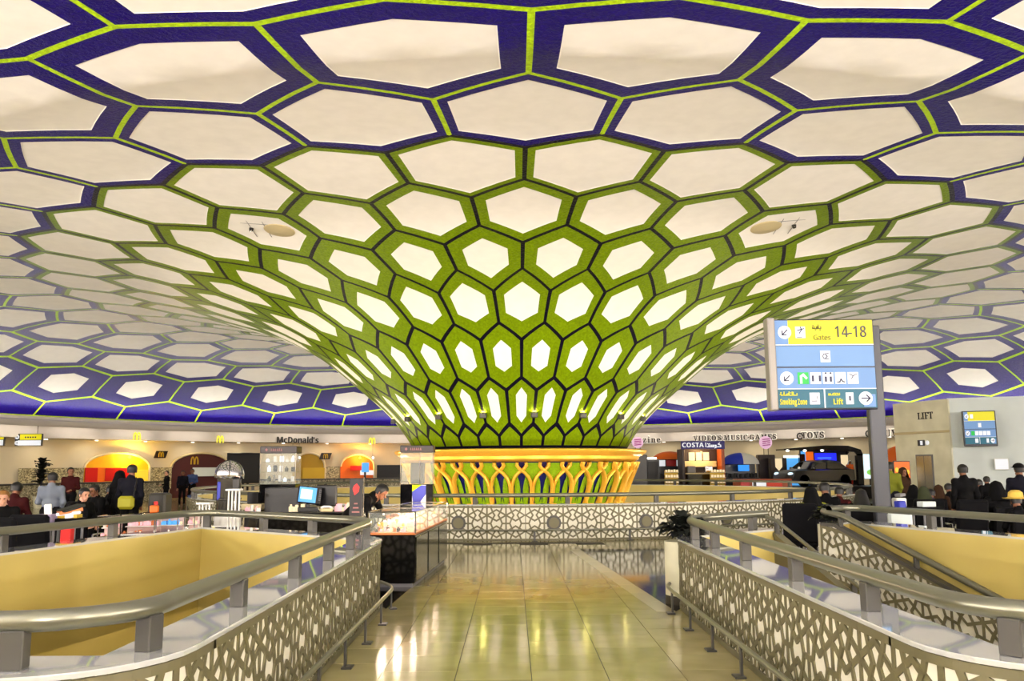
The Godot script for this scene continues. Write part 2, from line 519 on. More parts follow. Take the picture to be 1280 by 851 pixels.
		f.tube([Vector3(-0.2 * s, -0.02, 0.3), Vector3(0.6 * s, -0.02, 0.3)], 0.008, 6)
		part("seam", f, M.grey, t)
	# small lamps that stand off the funnel
	for k in 18:
		var al := deg_to_rad(5.0 + 20.0 * k)
		var p := surf(4.42, al, 0.07)
		if cos(al) < 0.25: continue
		var t := thing("funnel_uplight", "%s small grey uplight box from the left on the foot of the green funnel" % UPLIGHT[k], "lamp", p, al, "uplights round the foot of the funnel")
		var b := MB.new()
		b.cbox(Vector3.ZERO, Vector3(0.20, 0.16, 0.14), 0.02)
		part("housing", b, M.post, t)
		var l := MB.new()
		l.cbox(Vector3(0, 0.077, 0), Vector3(0.15, 0.012, 0.08), 0.003)
		part("lens", l, M.lamp_warm, t)
		var a := MB.new()
		a.box(Vector3(0, -0.02, -0.1), Vector3(0.05, 0.05, 0.12))
		part("bracket", a, M.post, t)
# ---------------------------------------------------------------- the shell
func ringwall(mb: MB, prof: Array, a0: float, a1: float, n: int) -> void:
	mb.lathe(prof, Vector3(CX, 0, CZ), n, a0, a1)

func shell() -> void:
	var A0 := deg_to_rad(70); var A1 := deg_to_rad(290)
	# cornice and cove round the dome's rim
	var mb := MB.new()
	ringwall(mb, [Vector2(RIM + 0.35, 3.74), Vector2(RIM - 0.80, 3.74), Vector2(RIM - 0.80, 3.66), Vector2(RIM - 0.84, 3.66), Vector2(RIM - 0.92, 3.76), Vector2(RIM - 0.92, 3.92), Vector2(RIM - 0.84, 3.98), Vector2(RIM - 0.8, 3.86), Vector2(RIM + 0.3, 3.86), Vector2(RIM + 0.3, 4.25)], A0, A1, 120)
	var c := part("trim_1", mb, M.fascia); c.set_meta("kind", "structure")
	mb = MB.new()
	ringwall(mb, [Vector2(27.6, 3.15), Vector2(RIM - 0.05, 3.15), Vector2(RIM - 0.05, 3.72), Vector2(RIM + 0.3, 3.72)], A0, A1, 120)
	c = part("trim_2", mb, M.fascia); c.set_meta("kind", "structure")
	# back wall
	mb = MB.new()
	ringwall(mb, [Vector2(27.5, 0), Vector2(27.5, 3.16)], A0, A1, 120)
	ringwall(mb, [Vector2(28.0, 3.3), Vector2(28.0, -0.2)], A0, A1, 60)
	c = part("wall_far", mb, M.wall_cream); c.set_meta("kind", "structure")
	# the mouth of the pier behind the photographer
	mb = MB.new()
	ringwall(mb, [Vector2(36.2, -0.2), Vector2(36.2, 7.3)], -A0 - 0.02, A0 + 0.02, 60)
	ringwall(mb, [Vector2(36.6, 7.3), Vector2(36.6, -0.2)], -A0 - 0.02, A0 + 0.02, 60)
	c = part("wall_near", mb, M.wall_cream); c.set_meta("kind", "structure")
	for s in [-1, 1]:
		mb = MB.new()
		var p := polar(32.0, A0 * s, 2.1)
		mb.box(p, Vector3(0.4, 4.5, 9.2), Basis(Vector3.UP, A0 * s))
		c = part("wall_left" if s < 0 else "wall_right", mb, M.wall_cream); c.set_meta("kind", "structure")
	# floor: a slab with the three openings cut out
	var fl := CSGCombiner3D.new()
	fl.name = "floor"
	fl.set_meta("kind", "structure")
	add_child(fl)
	var slab := CSGCylinder3D.new()
	slab.radius = 36.5; slab.height = 0.3; slab.sides = 96; slab.position = Vector3(CX, -0.156, CZ); slab.material = M.floor
	slab.name = "slab"
	fl.add_child(slab)
	var hole := CSGCylinder3D.new()
	hole.radius = 10.62; hole.height = 1.0; hole.sides = 72; hole.position = Vector3(CX, 0, CZ); hole.operation = CSGShape3D.OPERATION_SUBTRACTION; hole.material = M.well
	hole.name = "round_opening"
	fl.add_child(hole)
	for poly in [WELL_IN_L, well_in_r()]:
		var w := CSGPolygon3D.new()
		w.polygon = poly; w.depth = 1.0; w.operation = CSGShape3D.OPERATION_SUBTRACTION; w.material = M.well
		w.transform = Transform3D(Basis(Vector3.RIGHT, Vector3(0, 0, -1), Vector3.UP), Vector3(0, -0.5, 0))
		w.transform = Transform3D(Basis(Vector3(1, 0, 0), Vector3(0, 0, -1), Vector3(0, 1, 0)), Vector3(0, 0.5, 0))
		w.name = "stair_opening"
		fl.add_child(w)
	# stone tiles of the walkway
	var meshes := []
	var s := 0.604
	for k in 3:
		var t := MB.new()
		var h := s / 2 - 0.0032
		t.quad(Vector3(-h, 0, h), Vector3(h, 0, h), Vector3(h, 0, -h), Vector3(-h, 0, -h))
		for q in 4:
			var b := Basis(Vector3.UP, q * PI / 2)
			t.quad(b * Vector3(-h - 0.001, -0.006, h + 0.001), b * Vector3(h + 0.001, -0.006, h + 0.001), b * Vector3(h, 0, h), b * Vector3(-h, 0, h))
		meshes.append(t.mesh())
	rng.seed = 4
	for i in range(-3, 3):
		for j in 28:
			var x := 0.139 + s * (i + 0.5)
			var d := 2.9 + s * (j + (0.5 if i % 2 else 0.0))
			if d > 19.2: continue
			var k := rng.randi() % 3
			if i == -3 and (d > 9.6 or d < 4.0) : pass
			place("floor_tile", meshes[k], M.floor_tile[k], fl, Transform3D(Basis.IDENTITY, Vector3(x, 0.0, -d)))
	mb = MB.new()
	var sl := MB.new()
	sl.quad(Vector3(-1.68, -0.0055, -2.0), Vector3(1.96, -0.0055, -2.0), Vector3(1.96, -0.0055, -19.6), Vector3(-1.68, -0.0055, -19.6))
	part("grout_bed", sl, M.grout, fl)
	# dark polished granite on both sides of the walkway
	for q in [[PackedVector2Array([Vector2(1.33, 17.9), Vector2(1.85, 10.3), Vector2(2.2, 11.0), Vector2(5.2, 13.9), Vector2(6.0, 17.9)]), "granite_strip"], [PackedVector2Array([Vector2(-1.24, 16.2), Vector2(-1.50, 10.6), Vector2(-1.95, 11.7), Vector2(-4.9, 13.9), Vector2(-6.0, 16.2)]), "granite_strip"]]:
		var g := MB.new()
		g.prism(q[0], 0.012, Transform3D(Basis(Vector3(1, 0, 0), Vector3(0, 0, -1), Vector3(0, 1, 0)), Vector3(0, -0.006, 0)))
		part(q[1], g, M.granite, fl)
	# pale border course beside the granite
	for q in [[Vector2(1.33, 17.9), Vector2(1.85, 10.3), -0.22]]:
		for k in 10:
			var a: Vector2 = (q[0] as Vector2).lerp(q[1], k / 10.0); var b: Vector2 = (q[0] as Vector2).lerp(q[1], (k + 0.99) / 10.0)
			var g := MB.new()
			g.prism(PackedVector2Array([a, b, b + Vector2(q[2], 0), a + Vector2(q[2], 0)]), 0.008, Transform3D(Basis(Vector3(1, 0, 0), Vector3(0, 0, -1), Vector3(0, 1, 0)), Vector3(0, -0.005, 0)))
			part("border_tile", g, M.border, fl)
	# lower hall seen down the openings
	mb = MB.new()
	mb.lathe([Vector2(20, -4.3), Vector2(0.0, -4.3)].map(func(p): return p), Vector3(CX, 0, CZ), 40)
	mb.quad(Vector3(-9, -4.31, 0), Vector3(9, -4.31, 0), Vector3(9, -4.31, -20), Vector3(-9, -4.31, -20))
	c = part("floor_lower", mb, M.floor); c.set_meta("kind", "structure")

# ---------------------------------------------------------------- pierced balustrades
const WELL_OUT_L := [Vector3(-1.555, 3.72, 0.65), Vector3(-1.555, 10.9, 1.3), Vector3(-4.75, 13.5, 0.5), Vector3(-6.6, 3.72, 0.6)]
var WELL_IN_L := PackedVector2Array([Vector2(-1.87, 4.13), Vector2(-1.87, 10.65), Vector2(-4.5, 12.85), Vector2(-6.1, 4.13)])
func well_in_r() -> PackedVector2Array:
	return PackedVector2Array([Vector2(2.255, 4.13), Vector2(2.255, 10.75), Vector2(4.95, 13.1), Vector2(7.75, 4.13)])

# polygon with rounded corners (x, d, radius) to a path of Vector2(x, d)
func rounded(c: Array, closed := true) -> PackedVector2Array:
	var out := PackedVector2Array()
	var m := c.size()
	for i in m:
		var p := Vector2(c[i].x, c[i].y)
		if not closed and (i == 0 or i == m - 1):
			out.append(p); continue
		var a: Vector2 = (Vector2(c[(i - 1 + m) % m].x, c[(i - 1 + m) % m].y) - p).normalized()
		var b: Vector2 = (Vector2(c[(i + 1) % m].x, c[(i + 1) % m].y) - p).normalized()
		var half := acos(clampf(a.dot(b), -1, 1)) / 2
		var t: float = c[i].z / tan(half)
		var o: Vector2 = p + (a + b).normalized() * (c[i].z / sin(half))
		var p0 := p + a * t; var p1 := p + b * t
		var a0: float = (p0 - o).angle(); var da: float = wrapf((p1 - o).angle() - a0, -PI, PI)
		for k in 9: out.append(o + Vector2.from_angle(a0 + da * k / 8.0) * c[i].z)
	if closed: out.append(out[0])
	return out
func lengths(p: PackedVector2Array) -> PackedFloat32Array:
	var l := PackedFloat32Array([0.0])
	for i in range(1, p.size()): l.append(l[i - 1] + p[i].distance_to(p[i - 1]))
	return l
func along(p: PackedVector2Array, l: PackedFloat32Array, s: float) -> Array:
	var i := clampi(l.bsearch(s) - 1, 0, p.size() - 2)
	var d := (p[i + 1] - p[i]).normalized()
	return [p[i] + d * (s - l[i]), d]

# bars of the girih pattern inside one cell of w x h, as pairs of points in units of the cell
const STAR := [[0.0, 0.0, 0.0, 1.0], [0.0, 0.0, 0.30, 0.20], [0.0, 1.0, 0.30, 0.80], [1.0, 0.0, 0.70, 0.20], [1.0, 1.0, 0.70, 0.80], [0.0, 0.5, 0.2, 0.5], [0.8, 0.5, 1.0, 0.5], [0.2, 0.5, 0.30, 0.20], [0.2, 0.5, 0.30, 0.80], [0.8, 0.5, 0.70, 0.20], [0.8, 0.5, 0.70, 0.80], [0.30, 0.20, 0.5, 0.34], [0.5, 0.34, 0.70, 0.20], [0.30, 0.80, 0.5, 0.66], [0.5, 0.66, 0.70, 0.80], [0.30, 0.20, 0.41, 0.0], [0.70, 0.20, 0.59, 0.0], [0.30, 0.80, 0.41, 1.0], [0.70, 0.80, 0.59, 1.0]]

# lattice over [s0, s1] x [y0, y1] of a face; f maps (s, y) to [point, outward normal]
func lattice(f: Callable, s0: float, s1: float, y0: float, y1: float, cw: float, ch: float, yoff: float, bar := 0.032) -> MB:
	var mb := MB.new()
	var n := maxi(1, roundi((s1 - s0) / cw))
	cw = (s1 - s0) / n
	var rows := int(ceil((y1 - y0) / ch)) + 1
	for i in n:
		for r in range(-1, rows):
			for qi in STAR.size():
				var q: Array = STAR[qi]
				var a := Vector2(s0 + (i + q[0]) * cw, y0 + yoff + (r + q[1]) * ch)
				var b := Vector2(s0 + (i + q[2]) * cw, y0 + yoff + (r + q[3]) * ch)
				bar_on(mb, f, a, b, y0, y1, bar, 0.009 + 0.0004 * qi)
		bar_on(mb, f, Vector2(s0 + i * cw, y0 + 0.02), Vector2(s0 + (i + 1) * cw, y0 + 0.02), -9, 9, 0.05, 0.018 + 0.0009 * (i % 2))
		bar_on(mb, f, Vector2(s0 + i * cw, y1 - 0.02), Vector2(s0 + (i + 1) * cw, y1 - 0.02), -9, 9, 0.045, 0.0184 + 0.0009 * (i % 2))
	return mb
func bar_on(mb: MB, f: Callable, a: Vector2, b: Vector2, y0: float, y1: float, bar: float, proud: float) -> void:
	if (a.y <= y0 and b.y <= y0) or (a.y >= y1 and b.y >= y1): return
	if a.y > b.y:
		var t := a; a = b; b = t
	if a.y < y0: a = a.lerp(b, (y0 - a.y) / (b.y - a.y))
	if b.y > y1: b = b.lerp(a, (b.y - y1) / (b.y - a.y))
	var d := (b - a).normalized()
	var o := Vector2(-d.y, d.x) * bar / 2
	# bars that run round a bend are cut into short lengths so that they follow it
	var bend: float = (f.call(a.x, a.y)[1] as Vector3).angle_to(f.call(b.x, b.y)[1])
	var cuts := 1 if bend < 0.06 else 5
	a -= d * bar * 0.3; b += d * bar * 0.3
	for k in cuts:
		var a1 := a.lerp(b, float(k) / cuts); var b1 := a.lerp(b, float(k + 1) / cuts)
		var q := []
		for p in [a1 - o, b1 - o, b1 + o, a1 + o]:
			var r: Array = f.call(p.x, p.y)
			q.append(r[0] + r[1] * proud); q.append(r[0] - r[1] * 0.002)
		mb.face(q[1] * 2 - q[0], [q[0], q[2], q[4], q[6]])
		var mid: Vector3 = (q[1] + q[5]) / 2
		mb.face(mid, [q[0], q[1], q[3], q[2]])
		mb.face(mid, [q[4], q[5], q[7], q[6]])
		if k == 0: mb.face(mid, [q[0], q[1], q[7], q[6]])
		if k == cuts - 1: mb.face(mid, [q[2], q[3], q[5], q[4]])

# a balustrade along a path of (x, d); out = +1 when the outer face lies to the right of the direction of travel in plan
func balustrade(t: Node3D, outer: PackedVector2Array, inner: PackedVector2Array, side: float, posts: Array, kick: Array, panel_len: float, bar: float, cw := 0.43, ch := 0.38) -> void:
	var L := lengths(outer)
	var total := L[L.size() - 1]
	var f := func(s: float, y: float) -> Array:
		var q := along(outer, L, clampf(s, 0.0005, total - 0.0005))
		var nn: Vector2 = Vector2(q[1].y, -q[1].x) * side
		return [Vector3(q[0].x, y, -q[0].y), Vector3(nn.x, 0, -nn.y)]
	# white backing behind the pierced metal
	var mb := MB.new()
	var rows := [PackedVector3Array(), PackedVector3Array()]
	for i in outer.size():
		var q: Array = f.call(L[i], 0.0)
		rows[0].append(q[0] + Vector3(0, 0.0, 0)); rows[1].append(q[0] + Vector3(0, 0.785, 0))
	mb.sheet(rows, side < 0)
	part("backing", mb, M.backing, t)
	var np := maxi(1, roundi(total / panel_len))
	for i in np:
		part("pierced_panel", lattice(f, total * i / np, total * (i + 1) / np, 0.01, 0.775, cw, ch, 0.2, bar), M.bronze, t)
	# polished cap
	mb = MB.new()
	cap_slab(mb, f, L, inner, 0.785, 0.81)
	part("cap", mb, M.cap, t)
	# inner face down the well
	mb = MB.new()
	for i in inner.size() - 1:
		var a := Vector3(inner[i].x, 0.785, -inner[i].y); var b := Vector3(inner[i + 1].x, 0.785, -inner[i + 1].y)
		if side > 0: mb.quad(b, a, a + Vector3(0, -5.08, 0), b + Vector3(0, -5.08, 0))
		else: mb.quad(a, b, b + Vector3(0, -5.08, 0), a + Vector3(0, -5.08, 0))
	part("inner_face", mb, M.well, t)
	# handrail on square posts
	var path := PackedVector3Array()
	for i in outer.size():
		var q: Array = f.call(L[i], 1.005)
		path.append(q[0] - q[1] * 0.14)
	mb = MB.new()
	mb.tube(path, 0.047, 14)
	part("handrail", mb, M.steel, t)
	var pm := MB.new()
	pm.cbox(Vector3(0, 0.08, 0), Vector3(0.10, 0.165, 0.085), 0.006)
	var pmesh := pm.mesh()
	for s in posts:
		var q: Array = f.call(s, 0.81)
		place("post", pmesh, M.post, t, Transform3D(Basis(Vector3.UP, atan2(q[1].x, q[1].z)), q[0] - q[1] * 0.14))
	# low bumper rail on feet
	if kick.size():
		var kp := PackedVector3Array()
		var stops := [kick[0], kick[1]]
		for i in outer.size():
			if L[i] > kick[0] + 0.01 and L[i] < kick[1] - 0.01: stops.append(L[i])
		stops.sort()
		for s in stops:
			var q: Array = f.call(s, 0.25)
			kp.append(q[0] + q[1] * 0.15)
		mb = MB.new()
		mb.tube(kp, 0.021, 8)
		part("bumper_rail", mb, M.steel, t)
		var fm := MB.new()
		fm.cbox(Vector3(0, 0.125, 0), Vector3(0.05, 0.23, 0.02), 0.004)
		fm.cbox(Vector3(0, 0.008, 0.02), Vector3(0.13, 0.016, 0.09), 0.004)
		var fmesh := fm.mesh()
		var s: float = kick[0] + 0.2
		while s < kick[1]:
			var q: Array = f.call(s, 0.0)
			place("bumper_foot", fmesh, M.post, t, Transform3D(Basis(Vector3.UP, atan2(q[1].x, q[1].z)), q[0] + q[1] * 0.15))
			s += kick[2]
func cap_slab(mb: MB, f: Callable, L: PackedFloat32Array, inner: PackedVector2Array, y0: float, y1: float) -> void:
	# nearest inner point for every outer point keeps the square inner corners
	var o := PackedVector3Array(); var o2 := PackedVector3Array(); var n := []
	for i in L.size():
		var q: Array = f.call(L[i], 0.0)
		o.append(q[0] + q[1] * 0.03)
		var best := Vector2.ZERO; var bd := 1e9
		for k in inner.size() - 1:
			var c := Geometry2D.get_closest_point_to_segment(Vector2(q[0].x, -q[0].z), inner[k], inner[k + 1])
			var d := c.distance_to(Vector2(q[0].x, -q[0].z))
			if d < bd: bd = d; best = c
		o2.append(Vector3(best.x, 0, -best.y))
	var up0 := Vector3(0, y0, 0); var up1 := Vector3(0, y1, 0); var ch := Vector3(0, y1 - 0.005, 0)
	for i in o.size() - 1:
		var oi := o[i].lerp(o2[i], 0.012); var oj := o[i + 1].lerp(o2[i + 1], 0.012)
		for q in [[oi + up1, oj + up1, o2[i + 1] + up1, o2[i] + up1], [o[i] + ch, o[i + 1] + ch, oj + up1, oi + up1], [o[i] + up0, o[i + 1] + up0, o[i + 1] + ch, o[i] + ch], [o[i] + up0, o[i + 1] + up0, o2[i + 1] + up0, o2[i] + up0], [o2[i] + up0, o2[i + 1] + up0, o2[i + 1] + up1, o2[i] + up1]]:
			mb.face((o[i] + o2[i]) / 2 + Vector3(0, (y0 + y1) / 2, 0), q)
# ---------------------------------------------------------------- column foot: gilded dish over a lattice of interlaced ribbons
func column_foot() -> void:
	var o := Vector3(CX, 0, CZ)
	var t := thing("column_base", "gilded column base of interlaced gold ribbons over green and blue mosaic leaves", "column base", o)
	var mb := MB.new()
	mb.lathe([Vector2(3.5, 1.72), Vector2(3.95, 1.80), Vector2(4.1, 1.88), Vector2(4.12, 1.97), Vector2(4.22, 2.0), Vector2(4.36, 2.10), Vector2(4.38, 2.17), Vector2(4.3, 2.2), Vector2(3.6, 2.19)], Vector3.ZERO, 96)
	part("gold_rim", mb, M.gold, t)
	var rad := func(h: float) -> float: return 2.55 + 0.52 * pow(clampf((h + 1.2) / 3.0, 0, 1.2), 1.0) * 2.0 * 0.9
	mb = MB.new()
	var prof := []
	for k in 13:
		var h := -4.2 + 6.0 * k / 12.0
		prof.append(Vector2(foot_r(h) - 0.06, h))
	mb.lathe(prof, Vector3.ZERO, 72)
	part("mosaic_drum", mb, M.teal, t)
	# leaves: a tall green leaf between two nodes, a slimmer one below each node
	for k in 36:
		var al := TAU * k / 36.0
		if cos(al) < -0.35: continue
		var a := MB.new()
		leaf_shape(a, al + STEP / 2, [[1.76, 0.062], [1.6, 0.074], [1.45, 0.07], [1.25, 0.045], [1.0, 0.016], [0.9, 0.0]])
		part("green_leaf", a, M.leaf, t)
		a = MB.new()
		for s in [-1, 1]:
			leaf_shape(a, al + s * 0.036, [[1.36, 0.002], [1.2, 0.016], [0.95, 0.025], [0.7, 0.024], [0.5, 0.02], [0.3, 0.0]])
		leaf_shape(a, al, [[0.72, 0.0], [0.55, 0.014], [0.3, 0.024], [0.1, 0.0]])
		part("slim_leaves", a, M.leaf, t)
	# ribbons
	for k in 36:
		var al := TAU * k / 36.0
		if cos(al) < -0.35: continue
		for s in [-1, 1]:
			var r := MB.new()
			var p := PackedVector3Array()
			for q in [[1.78, 0.032], [1.68, 0.036], [1.6, 0.022], [1.53, 0.0], [1.45, -0.026], [1.33, -0.054], [1.2, -0.070], [1.05, -0.079], [0.85, -0.080], [0.6, -0.082], [0.48, -0.0873], [0.36, -0.108], [0.2, -0.13], [0.0, -0.14], [-0.3, -0.1745]]:
				p.append(foot_at(al + s * q[1], q[0], 0.11 if s > 0 else 0.15))
			for dd in 3:
				var p2 := p.duplicate()
				for i in p2.size(): p2[i] += Vector3(sin(al), 0, cos(al)) * (0.045 * (dd - 2))
				r.tube(p2, 0.05, 6)
			for i in p.size(): p[i] += Vector3(sin(al), 0, cos(al)) * 0.045
			r.tube(p, 0.024, 5)
			part("gold_ribbon", r, M.gold, t)
func foot_r(h: float) -> float:
	return lerpf(2.35, 3.95, pow(clampf((h + 4.2) / 6.0, 0.0, 1.0), 1.7))
func foot_at(al: float, h: float, off: float) -> Vector3:
	var r := foot_r(h) + off
	return Vector3(sin(al) * r, h, cos(al) * r)
func leaf_shape(mb: MB, al: float, q: Array) -> void:
	var rows := []
	for e in q:
		var row := PackedVector3Array()
		for j in 5:
			var f := (j - 2) / 2.0
			row.append(foot_at(al + e[1] * f, e[0], 0.028 * (1 - f * f) * (1.0 if e[1] > 0.001 else 0.2)))
		rows.append(row)
	rows.reverse()
	mb.sheet(rows)

func balustrades() -> void:
	# left stair well
	var t := thing("balustrade", "pierced bronze balustrade with handrail round the yellow stair well on the left", "balustrade")
	var o := rounded(WELL_OUT_L)
	var inn := WELL_IN_L.duplicate(); inn.append(inn[0])
	var L := lengths(o)
	var posts := []
	for q in [[-2.15, 4.07], [-1.716, 4.25], [-1.73, 5.55], [-1.73, 6.95], [-1.73, 8.2], [-1.73, 9.3], [-1.9, 10.6], [-2.6, 11.6], [-3.4, 12.3], [-4.45, 13.0], [-5.0, 11.2], [-5.45, 9.4], [-5.9, 7.4], [-6.2, 5.4], [-4.6, 3.9], [-3.4, 3.9]]:
		posts.append(nearest_s(o, Vector2(q[0], q[1])))
	balustrade(t, o, inn, 1.0 if area(o) > 0 else -1.0, posts, [0.02, nearest_s(o, Vector2(-2.3, 11.5)), 1.0], 1.3, 0.039)
	# right stair well: open along its far side where the stair starts
	t = thing("balustrade", "pierced bronze balustrade with handrail round the stair opening on the right", "balustrade")
	var B := Vector2(1.94, 10.9); var C := Vector2(5.2, 13.7)
	var g0 := B.lerp(C, 0.42); var g1 := B.lerp(C, 0.80)
	o = rounded([Vector3(g0.x, g0.y, 0), Vector3(B.x, B.y, 1.3), Vector3(1.94, 3.72, 0.65), Vector3(8.23, 3.72, 0.6), Vector3(C.x, C.y, 0.35), Vector3(g1.x, g1.y, 0)], false)
	inn = well_in_r()
	inn.append(inn[0])
	var inn2 := PackedVector2Array([g0 + Vector2(0.2, -0.24), Vector2(2.255, 10.75), Vector2(2.255, 4.13), Vector2(7.75, 4.13), Vector2(4.95, 13.1), g1 + Vector2(0.2, -0.24)])
	posts = []
	for q in [[3.1, 11.85], [2.35, 11.1], [2.08, 10.2], [2.08, 9.2], [2.08, 8.0], [2.08, 6.6], [2.08, 5.25], [2.25, 4.05], [3.6, 3.9], [5.0, 3.9], [6.5, 3.9], [5.6, 11.9], [6.15, 10.1], [6.7, 8.3], [7.3, 6.3], [4.95, 13.4]]:
		posts.append(nearest_s(o, Vector2(q[0], q[1])))
	balustrade(t, o, inn2, 1.0 if area_open(o) else -1.0, posts, [nearest_s(o, Vector2(2.3, 11.3)), nearest_s(o, Vector2(3.6, 3.72)), 1.0], 1.3, 0.039)
	# the stair going down into the right well
	var dir := Vector2(0.40, -0.917); var wide := (C - B).normalized()
	var st := thing("staircase", "stone stair going down into the right opening with a pierced sloping side", "staircase")
	var w := g0.distance_to(g1)
	for k in 22:
		var m := MB.new()
		var c := (g0 + g1) / 2 + dir * (0.25 + 0.29 * k)
		m.box(Vector3(c.x, -0.08 - 0.1 * k - 0.08, -c.y), Vector3(w - 0.1, 0.16, 0.31), Basis(Vector3.UP, atan2(wide.y, wide.x)))
		part("step", m, M.floor, st)
	for e in 2:
		var p0: Vector2 = g0 if e == 0 else g1
		var slope := 0.50 if e == 0 else 0.35
		var n := Vector3(-wide.x, 0, wide.y)
		var f := func(s: float, y: float) -> Array:
			var p := p0 + dir * s
			return [Vector3(p.x, y - maxf(0.0, s - 0.25) * slope, -p.y), n]
		var lb := lattice(f, 0.0, 5.2, 0.02, 0.775, 0.43, 0.38, 0.2, 0.036)
		if e == 1:
			part("pierced_panel", lb, M.bronze, st)
			var bk := MB.new()
			var rows := [PackedVector3Array(), PackedVector3Array()]
			for i in 30:
				var s := 5.2 * i / 29.0
				rows[0].append(f.call(s, 0.0)[0] - n * 0.01); rows[1].append(f.call(s, 0.785)[0] - n * 0.01)
			bk.sheet(rows)
			part("backing", bk, M.backing, st)
		var hp := PackedVector3Array()
		for i in 14: hp.append(f.call(5.4 * i / 13.0, 1.0 if e == 0 else 0.97)[0] - n * (0.0 if e == 0 else 0.06))
		var hr := MB.new()
		hr.tube(hp, 0.024 if e == 0 else 0.045, 10)
		part("stair_rail", hr, M.steel, st)
		var cap := MB.new()
		for i in 20:
			var a := 5.3 * i / 20.0
			var q0: Vector3 = f.call(a, 0.81)[0]; var q1: Vector3 = f.call(a + 0.265, 0.81)[0]
			var md := (q0 + q1) / 2 - n * 0.06
			cap.face(md - Vector3(0, 0.1, 0), [q0 + n * 0.02, q1 + n * 0.02, q1 - n * 0.14, q0 - n * 0.14])
			cap.face(md, [q0 + n * 0.02, q1 + n * 0.02, q1 + n * 0.02 - Vector3(0, 0.05, 0), q0 + n * 0.02 - Vector3(0, 0.05, 0)])
			if e == 0: cap.face(md, [q0 + n * 0.0, q1 + n * 0.0, q1 - Vector3(0, 1.1, 0), q0 - Vector3(0, 1.1, 0)])
		part("stringer", cap, M.post if e == 1 else M.bronze, st)
		for k in 4:
			var q: Vector3 = f.call(0.35 + 1.3 * k, 0.81)[0]
			var pm := MB.new()
			pm.cbox(q - n * 0.06 + Vector3(0, 0.07, 0), Vector3(0.06, 0.2, 0.06), 0.005)
			part("rail_post", pm, M.post, st)
	# round opening about the column
	t = thing("balustrade", "round pierced balustrade with roundels encircling the gilded column base", "balustrade", Vector3(CX, 0, CZ))
	var R := 10.9
	var circ := PackedVector2Array(); var cin := PackedVector2Array()
	for k in 145:
		circ.append(Vector2(sin(TAU * k / 144), -cos(TAU * k / 144)) * R)
		cin.append(Vector2(sin(TAU * k / 144), -cos(TAU * k / 144)) * (R - 0.3))
	posts = []
	for k in 32: posts.append(TAU * R * (k + 0.46) / 32)
	balustrade(t, circ, cin, 1.0, posts, [0.0, TAU * R, 2.14], 2.14, 0.036, 0.428, 0.36)
	for k in 32:
		var al := TAU * (k + 0.3) / 32
		if cos(al) < 0.2: continue
		var m := MB.new()
		m.prism(disc(0.165, 12), 0.03, Transform3D(Basis(Vector3.UP, al), Vector3(sin(al), 0, cos(al)) * (R + 0.012) + Vector3(0, 0.40, 0)))
		part("roundel", m, M.post, t)
		m = MB.new()
		m.prism(disc(0.12, 12), 0.012, Transform3D(Basis(Vector3.UP, al), Vector3(sin(al), 0, cos(al)) * (R + 0.042) + Vector3(0, 0.40, 0)))
		part("roundel_face", m, M.bronze, t)
func nearest_s(p: PackedVector2Array, q: Vector2) -> float:
	var L := lengths(p); var best := 0.0; var bd := 1e9
	for i in p.size() - 1:
		var c := Geometry2D.get_closest_point_to_segment(q, p[i], p[i + 1])
		if c.distance_to(q) < bd:
			bd = c.distance_to(q); best = L[i] + c.distance_to(p[i])
	return best
func area(p: PackedVector2Array) -> float:
	var a := 0.0
	for i in p.size() - 1: a += p[i].cross(p[i + 1])
	return a
func area_open(p: PackedVector2Array) -> bool:
	var a := area(p)
	a += p[p.size() - 1].cross(p[0])
	return a > 0

